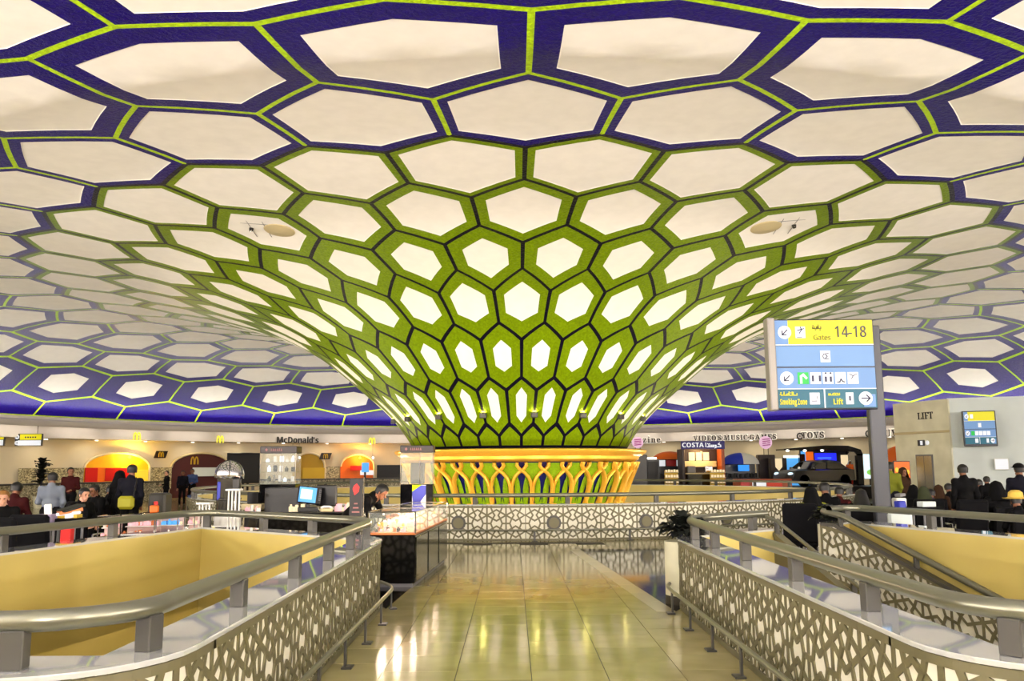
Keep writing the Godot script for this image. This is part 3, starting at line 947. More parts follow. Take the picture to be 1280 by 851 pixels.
# ---------------------------------------------------------------- signs
const ARABIC := {
	"gates": [[[0.0, 0.0], [0.0, 0.25]], [[0.0, 0.0], [0.25, 0.0], [0.25, 0.3]], [[0.25, 0.0], [0.55, 0.0], [0.6, 0.25], [0.75, 0.25], [0.75, 0.0], [0.6, -0.05]], [[0.85, 0.0], [0.85, 0.55]], [[0.95, 0.0], [1.2, 0.0], [1.2, 0.3]], [[0.05, 0.45], [0.12, 0.45]], [[0.4, -0.2], [0.47, -0.2]], [[1.05, -0.2], [1.12, -0.2]]],
	"zone": [[[0.0, 0.1], [0.1, 0.3], [0.2, 0.1], [0.0, 0.1]], [[0.2, 0.0], [0.6, 0.0], [0.7, 0.25], [0.8, 0.0], [1.0, 0.0]], [[0.75, 0.0], [0.75, 0.55]], [[1.0, 0.0], [1.5, 0.0], [1.5, 0.3]], [[1.7, 0.0], [1.7, 0.55]], [[1.85, 0.0], [2.3, 0.0], [2.3, 0.55]], [[2.5, 0.0], [2.5, 0.5]], [[2.65, 0.0], [3.2, 0.0], [3.2, 0.3]], [[0.1, 0.45], [0.2, 0.45]], [[1.15, 0.2], [1.25, 0.2]], [[2.0, 0.4], [2.1, 0.4]]],
	"lift": [[[0.0, 0.0], [0.0, 0.2], [0.3, 0.2], [0.3, 0.0], [0.0, 0.0]], [[0.3, 0.0], [0.7, 0.0], [0.7, 0.25]], [[0.7, 0.0], [1.1, 0.0], [1.05, 0.3], [0.85, 0.3]], [[1.1, 0.0], [1.5, 0.0], [1.5, 0.28], [1.25, 0.28]], [[1.5, 0.0], [1.75, 0.0], [1.75, 0.3]]],
	"coffee": [[[0.0, 0.0], [0.0, 0.62]], [[0.2, 0.0], [0.62, 0.0], [0.62, 0.3]], [[0.42, 0.0], [0.42, 0.42]], [[0.62, 0.0], [0.8, 0.0], [0.8, 0.28]], [[0.8, 0.0], [0.98, 0.0], [0.98, 0.28]], [[0.98, 0.0], [1.12, 0.0], [1.12, 0.28]], [[1.25, -0.2], [1.45, -0.1], [1.45, 0.25], [1.3, 0.25], [1.3, 0.08], [1.45, 0.05]], [[1.6, 0.0], [2.1, 0.0], [2.1, 0.25], [1.75, 0.42], [1.95, 0.6]], [[0.24, 0.5], [0.32, 0.5]], [[0.5, 0.5], [0.58, 0.5]]],
}
func script_line(which: String, h: float, m: Material, parent: Node3D, at: Vector3, squeeze := 1.0) -> void:
	var mb := MB.new()
	for s in ARABIC[which]:
		var pts := []
		for q in s: pts.append(Vector2(q[0] * h * 1.4 * squeeze, q[1] * h * 1.4))
		stroke(mb, pts, h * 0.2, at)
	part("script_lettering", mb, m, parent)
func arrow(mb: MB, c: Vector3, r: float, ang: float) -> void:
	var b := Basis(Vector3.BACK, ang)
	stroke(mb, [Vector2(-r, 0), Vector2(r, 0)], r * 0.28, c, b)
	stroke(mb, [Vector2(r * 0.2, r * 0.75), Vector2(r, 0), Vector2(r * 0.2, -r * 0.75)], r * 0.28, c, b)

func sign_face(t: Node3D, w: float, h: float, fine: bool) -> void:
	# origin at the board's lower left front corner
	var rows := [[0.0, 0.26, M.sign_teal], [0.26, 0.55, M.sign_blue], [0.56, 0.85, M.sign_blue2], [0.86, 1.2, M.sign_yellow]]
	var k := h / 1.2
	for r in rows:
		var m := MB.new()
		m.cbox(Vector3(w / 2, (r[0] + r[1]) / 2 * k, 0), Vector3(w - 0.02, (r[1] - r[0]) * k - 0.012, 0.03), 0.004)
		part("sign_panel", m, r[2], t)
	var z := 0.02
	var m := MB.new()
	# white squares and discs
	for q in [[0.26, 1.03], [0.5, 0.70]]:
		m.cbox(Vector3(q[0] * w, q[1] * k, z), Vector3(0.17, 0.2, 0.01), 0.002)
	for i in 4: m.cbox(Vector3((0.39 + 0.125 * i) * w, 0.405 * k, z), Vector3(0.185, 0.2, 0.01), 0.002)
	m.cbox(Vector3(0.37 * w, 0.13 * k, z), Vector3(0.17, 0.2, 0.01), 0.002)
	m.cbox(Vector3(0.72 * w, 0.13 * k, z), Vector3(0.13, 0.2, 0.01), 0.002)
	for q in [[0.1, 1.03], [0.1, 0.405], [0.88, 0.13]]:
		m.prism(disc(0.115), 0.012, Transform3D(Basis.IDENTITY, Vector3(q[0] * w, q[1] * k, z - 0.004)))
	m.box(Vector3(0.47 * w, 0.13 * k, z), Vector3(0.02, 0.25 * k, 0.01))
	m.box(Vector3(w / 2, 0.86 * k, z - 0.004), Vector3(w - 0.02, 0.016, 0.01))
	m.box(Vector3(w / 2, 0.262 * k, z - 0.004), Vector3(w - 0.02, 0.014, 0.01))
	part("white_field", m, M.sign_white, t)
	m = MB.new()
	m.box(Vector3(0.07 * w, 1.03 * k, z - 0.0035), Vector3(0.13 * w, 0.33 * k, 0.004))
	part("blue_corner", m, M.sign_blue, t)
	m = MB.new()
	m.box(Vector3(0.92 * w, 0.10 * k, z - 0.0035), Vector3(0.12 * w, 0.17 * k, 0.004))
	part("blue_corner", m, M.sign_blue, t)
	m = MB.new()
	m.cbox(Vector3(0.265 * w, 0.405 * k, z), Vector3(0.185, 0.2, 0.011), 0.002)
	part("green_square", m, M.sign_green, t)
	m = MB.new()
	var z2 := z + 0.012
	arrow(m, Vector3(0.1 * w, 1.03 * k, z2), 0.062, PI * 1.25)
	arrow(m, Vector3(0.1 * w, 0.405 * k, z2), 0.062, PI * 1.25)
	arrow(m, Vector3(0.88 * w, 0.13 * k, z2), 0.07, 0.0)
	part("arrow", m, M.sign_ink, t)
	if not fine: return
	m = MB.new()
	# aeroplane, passport eye, people, prayer dome, basin, cigarette, lift
	stroke(m, [Vector2(-0.05, 0.02), Vector2(0.06, 0.05)], 0.016, Vector3(0.26 * w, 1.04 * k, z2)); stroke(m, [Vector2(-0.02, -0.03), Vector2(0.02, 0.03), Vector2(0.0, 0.08)], 0.014, Vector3(0.26 * w, 1.04 * k, z2)); stroke(m, [Vector2(-0.06, -0.085), Vector2(0.02, -0.085)], 0.01, Vector3(0.26 * w, 1.03 * k, z2))
	stroke(m, [Vector2(0.05, 0.05), Vector2(-0.03, 0.04), Vector2(-0.05, 0.0), Vector2(-0.03, -0.04), Vector2(0.05, -0.05)], 0.012, Vector3(0.5 * w, 0.70 * k, z2)); stroke(m, [Vector2(0.0, 0.03), Vector2(0.03, 0.0), Vector2(0.0, -0.03)], 0.014, Vector3(0.5 * w, 0.70 * k, z2))
	for q in [[0.36, 0.0], [0.43, 0.0]]: m.cbox(Vector3(q[0] * w, 0.40 * k, z2), Vector3(0.035, 0.1, 0.006), 0.002)
	for q in [[0.49, 0.0], [0.54, 0.0]]:
		m.cbox(Vector3(q[0] * w, 0.39 * k, z2), Vector3(0.035, 0.09, 0.006), 0.002)
		m.prism(disc(0.016, 10), 0.006, Transform3D(Basis.IDENTITY, Vector3(q[0] * w, 0.47 * k, z2 - 0.003)))
	stroke(m, [Vector2(-0.06, -0.05), Vector2(-0.02, -0.05), Vector2(0.0, 0.0), Vector2(0.03, -0.04), Vector2(0.06, -0.05)], 0.018, Vector3(0.64 * w, 0.39 * k, z2))
	stroke(m, [Vector2(-0.06, 0.06), Vector2(0.0, 0.03), Vector2(0.06, 0.06)], 0.012, Vector3(0.765 * w, 0.41 * k, z2)); stroke(m, [Vector2(0.0, 0.03), Vector2(-0.03, -0.02)], 0.012, Vector3(0.765 * w, 0.41 * k, z2))
	m.cbox(Vector3(0.72 * w, 0.13 * k, z2), Vector3(0.03, 0.08, 0.006), 0.002)
	stroke(m, [Vector2(-0.05, -0.03), Vector2(0.03, -0.03)], 0.014, Vector3(0.37 * w, 0.12 * k, z2)); stroke(m, [Vector2(0.03, 0.0), Vector2(0.04, 0.05)], 0.008, Vector3(0.37 * w, 0.12 * k, z2))
	part("pictogram", m, M.sign_ink, t)
	m = MB.new()
	stroke(m, [Vector2(-0.04, -0.08), Vector2(-0.04, 0.03), Vector2(0.0, 0.06), Vector2(0.05, 0.0)], 0.04, Vector3(0.265 * w, 0.405 * k, z2))
	part("pictogram", m, M.sign_white, t)
	words("14-18", 0.185, M.sign_ink, t, Vector3(0.765 * w, 1.03 * k, z + 0.008), 0, "Droid Sans", false, 0.85)
	words("Gates", 0.085, M.sign_olive, t, Vector3(0.475 * w, 0.955 * k, z + 0.008), 0, "Droid Sans", false)
	script_line("gates", 0.085, M.sign_olive, t, Vector3(0.385 * w, 1.08 * k, z + 0.006))
	words("Smoking Zone", 0.095, M.sign_yellow, t, Vector3(0.155 * w, 0.085 * k, z + 0.008), 0, "Droid Sans", true, 0.52)
	script_line("zone", 0.075, M.sign_yellow, t, Vector3(0.025 * w, 0.175 * k, z + 0.006), 0.85)
	words("Lift", 0.095, M.sign_yellow, t, Vector3(0.60 * w, 0.085 * k, z + 0.008), 0, "Droid Sans", true, 0.8)
	script_line("lift", 0.075, M.sign_yellow, t, Vector3(0.51 * w, 0.175 * k, z + 0.006))

func signs() -> void:
	# totem
	var base := onfloor(1103, 632, 15.0)
	var t := thing("direction_sign", "tall lit airport direction sign reading Gates 14-18 on a grey steel post", "sign", base, 0.0)
	var mb := MB.new()
	mb.cbox(Vector3(0.0, 2.02, -0.02), Vector3(0.27, 4.04, 0.16), 0.02)
	part("post", mb, M.totem, t)
	mb = MB.new()
	mb.cbox(Vector3(-0.90, 3.36, 0.06), Vector3(1.78, 1.56, 0.14), 0.015)
	part("case", mb, M.totem, t)
	mb = MB.new()
	mb.cbox(Vector3(-1.80, 3.36, 0.10), Vector3(0.13, 1.60, 0.26), 0.02)
	part("side_frame", mb, M.totem_light, t)
	var face := Node3D.new(); face.name = "sign_face"
	t.add_child(face); face.position = Vector3(-1.73, 2.60, 0.15)
	sign_face(face, 1.70, 1.52, true)
	# two hanging signs far left
	for q in [[19, 542, 52, 557, "hanging airport sign with yellow and pale rows, second from the left edge"], [-34, 541, 5, 557, "hanging airport sign cut by the left edge of the view"]]:
		var d := 40.9
		var a := at(q[0], q[1], d); var b := at(q[2], q[3], d)
		var s := thing("hanging_sign", q[4], "sign", Vector3((a.x + b.x) / 2, a.y, -d), 0.0, "")
		var w := b.x - a.x; var h := a.y - b.y
		mb = MB.new(); mb.cbox(Vector3(0, -h / 2, -0.06), Vector3(w, h, 0.1), 0.01); part("case", mb, M.totem, s)
		mb = MB.new(); mb.cbox(Vector3(w * 0.08, -h * 0.28, 0), Vector3(w * 0.78, h * 0.46, 0.03), 0.004); part("yellow_panel", mb, M.sign_yellow, s)
		mb = MB.new(); mb.cbox(Vector3(w * 0.04, -h * 0.76, 0), Vector3(w * 0.84, h * 0.42, 0.03), 0.004); part("white_panel", mb, M.sign_white, s)
		mb = MB.new()
		for e in [0.28, 0.76]: mb.prism(disc(h * 0.17, 16), 0.02, Transform3D(Basis.IDENTITY, Vector3(-w * 0.41, -h * e, 0.01)))
		part("arrow_disc", mb, M.sign_white, s)
		mb = MB.new()
		for e in [0.28, 0.76]: arrow(mb, Vector3(-w * 0.41, -h * e, 0.04), h * 0.09, 0.0)
		for e in 5: mb.box(Vector3(w * (-0.1 + 0.09 * e), -h * 0.3, 0.02), Vector3(w * 0.05, h * 0.12, 0.01))
		part("pictogram", mb, M.sign_ink, s)
		for e in [-0.42, 0.3]:
			mb = MB.new(); mb.tube([Vector3(w * e, 0, -0.05), Vector3(w * e, 3.74 - a.y, -0.05)], 0.012, 6); part("hanger", mb, M.black, s)
	# lift tower
	var c := onfloor(1195, 640, 35.0); var l := onfloor(1125, 640, 38.0)
	var n2 := Vector2(c.x - l.x, c.z - l.z).normalized()
	var turn := atan2(-n2.y, n2.x)
	var lt := thing("lift_tower", "cream stone lift tower lettered LIFT with a steel door on the right", "lift", l, turn)
	var W := Vector2(c.x - l.x, c.z - l.z).length()
	mb = MB.new()
	mb.box(Vector3(W / 2, 2.12, -1.6), Vector3(W, 4.24, 3.2))
	part("shaft", mb, M.lift_wall, lt)
	mb = MB.new()
	mb.cbox(Vector3(W / 2, 2.95, 0.02), Vector3(W + 0.02, 0.10, 0.06), 0.02)
	part("ledge", mb, M.cream, lt)
	mb = MB.new()
	mb.box(Vector3(W * 0.53, 1.02, 0.01), Vector3(0.95, 2.04, 0.04)); part("door_frame", mb, M.grey, lt)
	for e in [-1, 1]:
		mb = MB.new(); mb.box(Vector3(W * 0.53 + e * 0.22, 1.0, 0.035), Vector3(0.42, 1.96, 0.03)); part("lift_door", mb, M.chrome, lt)
	words("LIFT", 0.27, M.black, lt, Vector3(W * 0.6, 3.62, 0.02), 0.0, "Droid Serif", true, 1.0)
	mb = MB.new(); mb.cbox(Vector3(W * 0.5, 2.52, 0.03), Vector3(0.38, 0.24, 0.05), 0.01); part("floor_display", mb, M.totem, lt)
	mb = MB.new(); mb.cbox(Vector3(W * 0.5 + 0.04, 2.52, 0.06), Vector3(0.13, 0.17, 0.02), 0.005); part("lit_symbol", mb, M.sign_white, lt)
	mb = MB.new(); mb.prism(disc(0.09, 16), 0.03, Transform3D(Basis.IDENTITY, Vector3(W * 0.5 + 0.33, 2.52, 0.01))); part("lift_lamp", mb, M.sign_white, lt)
	# side wall running on to the right
	var e2 := onfloor(1400, 640, 33.0)
	var n3 := Vector2(e2.x - c.x, e2.z - c.z)
	var wl := thing("lift_side_wall", "pale grey wall beside the lift tower carrying a lit direction board", "wall", c, atan2(-n3.y, n3.x))
	wl.set_meta("kind", "structure")
	mb = MB.new(); mb.box(Vector3(n3.length() / 2, 2.13, -0.2), Vector3(n3.length(), 4.26, 0.3)); part("wall_face", mb, M.grey_wall, wl)
	var p := at(1206, 556, 34.0)
	var bs := thing("direction_board", "small lit direction board fixed on the pale wall beside the lift tower", "sign", p, wl.rotation.y)
	mb = MB.new(); mb.cbox(Vector3(0.55, 0.62, 0), Vector3(1.16, 1.36, 0.1), 0.02); part("case", mb, M.totem, bs)
	var f2 := Node3D.new(); f2.name = "sign_face"; bs.add_child(f2); f2.position = Vector3(0.02, 0.02, 0.07)
	f2.scale = Vector3(0.63, 0.82, 1)
	sign_face(f2, 1.70, 1.52, false)
	p = at(1252, 580, 34.2)
	var nt := thing("notice", "white framed notice on the pale wall below the lit direction board", "notice", p, wl.rotation.y)
	mb = MB.new(); mb.cbox(Vector3(0, 0, 0), Vector3(0.5, 0.44, 0.04), 0.01); part("frame", mb, M.white, nt)
	mb = MB.new(); mb.box(Vector3(0, 0, 0.022), Vector3(0.44, 0.38, 0.01)); part("sheet", mb, M.sign_white, nt)
# ---------------------------------------------------------------- restaurant side (left) and shops (right)
func golden_m(mb: MB, h: float, at_: Vector3, b := Basis.IDENTITY) -> void:
	var p := []
	for i in 13:
		var a := PI * i / 12.0
		p.append(Vector2(-h * 0.28 - cos(a) * h * 0.22, sin(a) * h * 0.75 - h * 0.25 if i > 0 and i < 12 else -h * 0.5))
	stroke(mb, p, h * 0.15, at_, b, 0.03)
	var q := []
	for e in p: q.append(Vector2(-e.x, e.y))
	stroke(mb, q, h * 0.15, at_, b, 0.03)

func arch_pts(w: float, h: float, spring: float) -> PackedVector2Array:
	var p := PackedVector2Array([Vector2(-w / 2, 0), Vector2(w / 2, 0)])
	for i in 15:
		var a := PI * i / 14.0
		p.append(Vector2(cos(a) * w / 2, spring + sin(a) * (h - spring)))
	return p

func fascia_words(s: String, x: float, y: float, h: float, m: Material, label: String, font := "Droid Serif", squeeze := 1.0) -> Node3D:
	# each letter follows the curve of the fascia
	var p := onring(x, y, RIM - 0.1)
	var t := thing("fascia_sign", label, "sign", Vector3(CX, p.y, CZ))
	var al := atan2(p.x - CX, p.z - CZ)
	var widths := []
	var total := 0.0
	for ch in s:
		var w := 0.28 * h if ch in " ·'" else text_mesh(ch, h, 0.01, font).get_aabb().size.x + 0.14 * h
		w *= squeeze
		widths.append(w); total += w
	var run := -total / 2
	for i in s.length():
		var a: float = al - (run + widths[i] / 2) / (RIM - 0.1)
		run += widths[i]
		if s[i] == " ": continue
		var mesh := text_mesh(s[i], h, 0.04, font)
		place("letter", mesh, m, t, Transform3D(Basis(Vector3.UP, a + PI).scaled_local(Vector3(squeeze, 1, 1)), Vector3(sin(a), 0, cos(a)) * (RIM - 0.12)))
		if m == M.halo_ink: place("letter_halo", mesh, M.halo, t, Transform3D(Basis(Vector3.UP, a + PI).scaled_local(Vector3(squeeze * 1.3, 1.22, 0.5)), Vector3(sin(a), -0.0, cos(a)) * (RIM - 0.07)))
	return t

func restaurant() -> void:
	fascia_words("McDonald's", 372, 550, 0.36, M.ink, "dark McDonald's lettering on the pale fascia over the burger counter", "Droid Sans", 0.98)
	# golden arches on the fascia
	for q in [[171, 545, "golden arches emblem on the fascia above the yellow and red arch"], [275, 549, "golden arches emblem on the fascia left of the McDonald's lettering"], [465, 551, "golden arches emblem on the fascia right of the McDonald's lettering"]]:
		var p := onring(q[0], q[1], RIM - 0.1)
		var t := thing("golden_arches", q[2], "emblem", p, inward(p), "golden arches along the restaurant fascia")
		var mb := MB.new(); golden_m(mb, 0.36, Vector3(0, 0, 0.03)); part("letter", mb, M.lit_yellow, t)
		mb = MB.new()
		for e in [-0.1, 0.1]: mb.box(Vector3(e, 0, 0.0), Vector3(0.02, 0.02, 0.12))
		part("bracket", mb, M.grey, t)
	# arched bays
	var bays := [[145, 82, 566, "yellow", "wide arched counter bay glowing yellow over a red backboard", "amber"], [250, 74, 566, "maroon", "dark maroon arched bay with golden arches emblem behind the counter", ""], [385, 40, 566, "mustard", "mustard arched bay behind the tall glass showcase", ""], [446, 42, 568, "orange", "orange lit arched bay with red and white posters near the column", "amber"]]
	for q in bays:
		var p := onring(q[0], 604, 27.45)
		var pl := onring(q[0] - q[1] / 2.0, 604, 27.45); var pr := onring(q[0] + q[1] / 2.0, 604, 27.45)
		var w := pl.distance_to(pr)
		var h := onring(q[0], q[2], 27.45).y
		var t := thing("arched_bay", q[4], "counter bay", Vector3(p.x, 0, p.z), inward(p))
		var mb := MB.new()
		mb.prism(arch_pts(w, h, 1.72), 0.06, Transform3D(Basis.IDENTITY, Vector3(0, 0, 0.02)))
		part("back_panel", mb, M[q[3]], t)
		mb = MB.new()
		var path := PackedVector3Array()
		for e in arch_pts(w, h, 1.72): path.append(Vector3(e.x, e.y, 0.12))
		path.remove_at(0)
		mb.tube(path, 0.07, 6)
		part("arch_frame", mb, M.wall_cream if q[3] != "maroon" else M.cream, t)
		if q[3] == "yellow":
			mb = MB.new()
			mb.cbox(Vector3(-w * 0.40, 1.32, 0.16), Vector3(w * 0.18, 0.8, 0.1), 0.01); mb.cbox(Vector3(w * 0.02, 1.36, 0.16), Vector3(w * 0.44, 0.7, 0.1), 0.01)
			part("red_board", mb, M.red, t)
			mb = MB.new(); mb.cbox(Vector3(-w * 0.27, 1.32, 0.15), Vector3(w * 0.14, 0.8, 0.08), 0.01); part("orange_board", mb, M.orange, t)
			mb = MB.new(); mb.cbox(Vector3(w * 0.37, 1.3, 0.15), Vector3(w * 0.2, 0.6, 0.08), 0.01); part("menu_board", mb, M.lit_yellow_soft, t)
			lamp_in(t, Vector3(w * 0.14, 2.28, 0.32), Color(1, 0.8, 0.3), 5.0)
		elif q[3] == "maroon":
			mb = MB.new(); golden_m(mb, 0.4, Vector3(-w * 0.12, 2.1, 0.1)); part("golden_arches", mb, M.yellow_dim, t)
			mb = MB.new(); mb.cbox(Vector3(w * 0.1, 1.45, 0.14), Vector3(w * 0.5, 0.5, 0.06), 0.01); part("menu_board", mb, M.grey_wall, t)
		elif q[3] == "orange":
			for e in 2:
				mb = MB.new(); mb.cbox(Vector3(w * (-0.02 + 0.3 * e), 1.62 - 0.3 * e, 0.16), Vector3(w * 0.4, 0.3, 0.06), 0.01); part("poster", mb, M.sign_white if e else M.red, t)
			lamp_in(t, Vector3(w * 0.05, 2.25, 0.32), Color(1, 0.7, 0.25), 3.5)
		else:
			mb = MB.new(); mb.cbox(Vector3(w * 0.15, 1.2, 0.15), Vector3(w * 0.7, 0.9, 0.06), 0.01); part("mustard_board", mb, M.yellow_dim, t)
	# speckled mosaic band between the arches
	for q in [[22, 45, "left of the palm"], [52, 104, "between the palm and the yellow bay"], [187, 214, "between the yellow and the maroon bay"], [404, 424, "beside the orange bay"]]:
		var p0 := onring(q[0], 594, 27.4); var p1 := onring(q[1], 594, 27.4)
		var a0 := atan2(p0.x - CX, p0.z - CZ); var a1 := atan2(p1.x - CX, p1.z - CZ)
		var mb := MB.new()
		mb.lathe([Vector2(27.42, 1.72), Vector2(27.36, 1.71), Vector2(27.36, 0.5), Vector2(27.42, 0.5)], Vector3(CX, 0, CZ), 6, a0, a1)
		tag(part("mosaic_band", mb, M.speckle), "speckled mosaic wall band " + q[2], "wall tiling")
	# square dark plaques with a gold emblem
	for q in [[201, 568, "dark slanted plaque with a gold emblem between the yellow and maroon bays"], [307, 570, "dark slanted plaque with a gold emblem right of the maroon bay"], [407, 570, "dark slanted plaque with a gold emblem below the McDonald's lettering"]]:
		var p := onring(q[0], q[1], 27.3)
		var t := thing("emblem_plaque", q[2], "sign", p, inward(p), "dark emblem plaques on the restaurant wall")
		var mb := MB.new()
		mb.prism(PackedVector2Array([Vector2(-0.42, -0.2), Vector2(0.24, -0.2), Vector2(0.38, 0.2), Vector2(-0.28, 0.2)]), 0.08, Transform3D.IDENTITY)
		part("board", mb, M.maroon_dark, t)
		mb = MB.new(); golden_m(mb, 0.26, Vector3(-0.02, 0, 0.1)); part("letter", mb, M.yellow_dim, t)
	# long curved counter with a pierced front
	for q in [[-20, 205, "long pale counter before the yellow arched bay, leftmost run"], [330, 500, "long pale counter behind the black kiosk, right of the domed cabinet"]]:
		var p0 := onring(q[0], 604, 23.6); var p1 := onring(q[1], 604, 23.6)
		var a0 := atan2(p0.x - CX, p0.z - CZ); var a1 := atan2(p1.x - CX, p1.z - CZ)
		var t := thing("counter", q[2], "counter", Vector3(CX, 0, CZ))
		var mb := MB.new(); mb.lathe([Vector2(24.3, 0.0), Vector2(24.3, 0.95), Vector2(23.7, 0.95), Vector2(23.7, 0.0)], Vector3.ZERO, 24, a0, a1); part("body", mb, M.speckle, t)
		mb = MB.new(); mb.lathe([Vector2(24.4, 0.95), Vector2(24.4, 1.02), Vector2(23.55, 1.02), Vector2(23.55, 0.95), Vector2(24.4, 0.95)], Vector3.ZERO, 24, a0, a1); part("countertop", mb, M.post, t)
	# dark screens and boards above the counter
	for q in [[283, 325, 566, 604, 26.5, "tall_board", "charcoal", "tall charcoal board behind the glass showcase on the left"], [471, 502, 581, 602, 25.5, "tall_board", "charcoal", "charcoal board above the counter beside the gilded rim"], [452, 461, 578, 590, 25.8, "menu_screen", "lit_sky", "small lit blue screen beside the orange bay"], [300, 320, 571, 602, 26.9, "menu_screen", "mustard", "mustard panel right of the domed cabinet"]]:
		var p := onring((q[0] + q[1]) / 2.0, q[3], q[4]); var w := onring(q[0], q[3], q[4]).distance_to(onring(q[1], q[3], q[4])); var top := onring((q[0] + q[1]) / 2.0, q[2], q[4]).y
		var t := thing(q[5], q[7], "screen", Vector3(p.x, 0, p.z), inward(p))
		var mb := MB.new(); mb.cbox(Vector3(0, (p.y + top) / 2, 0), Vector3(w, top - p.y, 0.1), 0.02); part("panel", mb, M[q[6]], t)
		mb = MB.new(); mb.cbox(Vector3(0, p.y / 2, -0.05), Vector3(0.12, p.y, 0.08), 0.01); mb.cbox(Vector3(0, 0.02, 0), Vector3(0.5, 0.04, 0.3), 0.01); part("stand", mb, M.black, t)
	# small spotlights over the counter
	for q in [[366, 571, "left of the pair of small spotlights above the till screen"], [374, 572, "right of the pair of small spotlights above the till screen"], [466, 572, "single small spotlight over the counter next to the gilded column rim"]]:
		var p := onring(q[0], q[1], 26.4)
		var t := thing("spotlight", q[2], "lamp", p, inward(p), "small spotlights over the counter")
		var mb := MB.new(); mb.tube([Vector3(0, 0, 0.06), Vector3(0, 0.05, -0.1)], 0.06, 10); part("housing", mb, M.grey, t)
		mb = MB.new(); mb.ball(Vector3(0, 0, 0.07), Vector3(0.07, 0.07, 0.03), 10, 6); part("bulb", mb, M.lamp_white, t)
		mb = MB.new(); mb.tube([Vector3(0, 0.03, -0.06), Vector3(0, 3.18 - p.y, -0.06)], 0.01, 5); part("stem", mb, M.grey, t)
	# dark palm
	var p := onfloor(51, 600, 38.0)
	var t := thing("potted_palm", "tall dark palm in a pot before the far left mosaic wall", "plant", p)
	rng.seed = 11
	var mb := MB.new()
	mb.lathe([Vector2(0.2, 0), Vector2(0.28, 0.5), Vector2(0.24, 0.5)], Vector3.ZERO, 12); part("pot", mb, M.pot, t)
	mb = MB.new(); mb.tube([Vector3(0, 0.45, 0), Vector3(0.04, 1.2, 0), Vector3(0.0, 1.9, 0)], 0.05, 6); part("stem", mb, M.hair, t)
	for k in 44:
		mb = MB.new()
		var a := rng.randf() * TAU; var h0 := 0.9 + rng.randf() * 1.1; var l := 0.4 + rng.randf() * 0.3
		frond(mb, Vector3(0, h0, 0), Vector3(cos(a), 0.7 + rng.randf(), sin(a)), l, 0.15)
		part("leaf", mb, M.leafgreen, t)

func frond(mb: MB, o: Vector3, d: Vector3, l: float, w: float) -> void:
	d = d.normalized()
	var side := d.cross(Vector3.UP).normalized()
	var rows := []
	for i in 6:
		var f := i / 5.0
		var c := o + d * l * f + Vector3.DOWN * l * 0.5 * f * f
		var ww := w * sin(PI * clampf(f * 0.9 + 0.08, 0, 1))
		rows.append(PackedVector3Array([c - side * ww + Vector3.UP * ww * 0.3, c, c + side * ww + Vector3.UP * ww * 0.3]))
	mb.sheet(rows)

# a bulb: an emitting ball with its light inside
func lamp_in(t: Node3D, p: Vector3, c: Color, e: float, r := 0.09, called := "bulb") -> void:
	var mb := MB.new(); mb.ball(Vector3.ZERO, Vector3.ONE * r, 12, 8)
	place(called, mb.mesh(), glow(c, 2.0), t, Transform3D(Basis.IDENTITY, p))
	var l := OmniLight3D.new()
	l.name = "bulb_light"
	l.light_color = c; l.light_energy = e; l.light_size = r * 0.6; l.omni_range = 60; l.omni_attenuation = 2.0; l.shadow_enabled = true
	t.add_child(l, true)
	l.position = p

func stand_at(x0: float, x1: float, ytop: float, d: float) -> Array:
	# [base on the floor, width, height, turn towards the column]
	var a := at(x0, ytop, d); var b := at(x1, ytop, d)
	return [Vector3((a.x + b.x) / 2, 0, -d), b.x - a.x, (a.y + b.y) / 2]

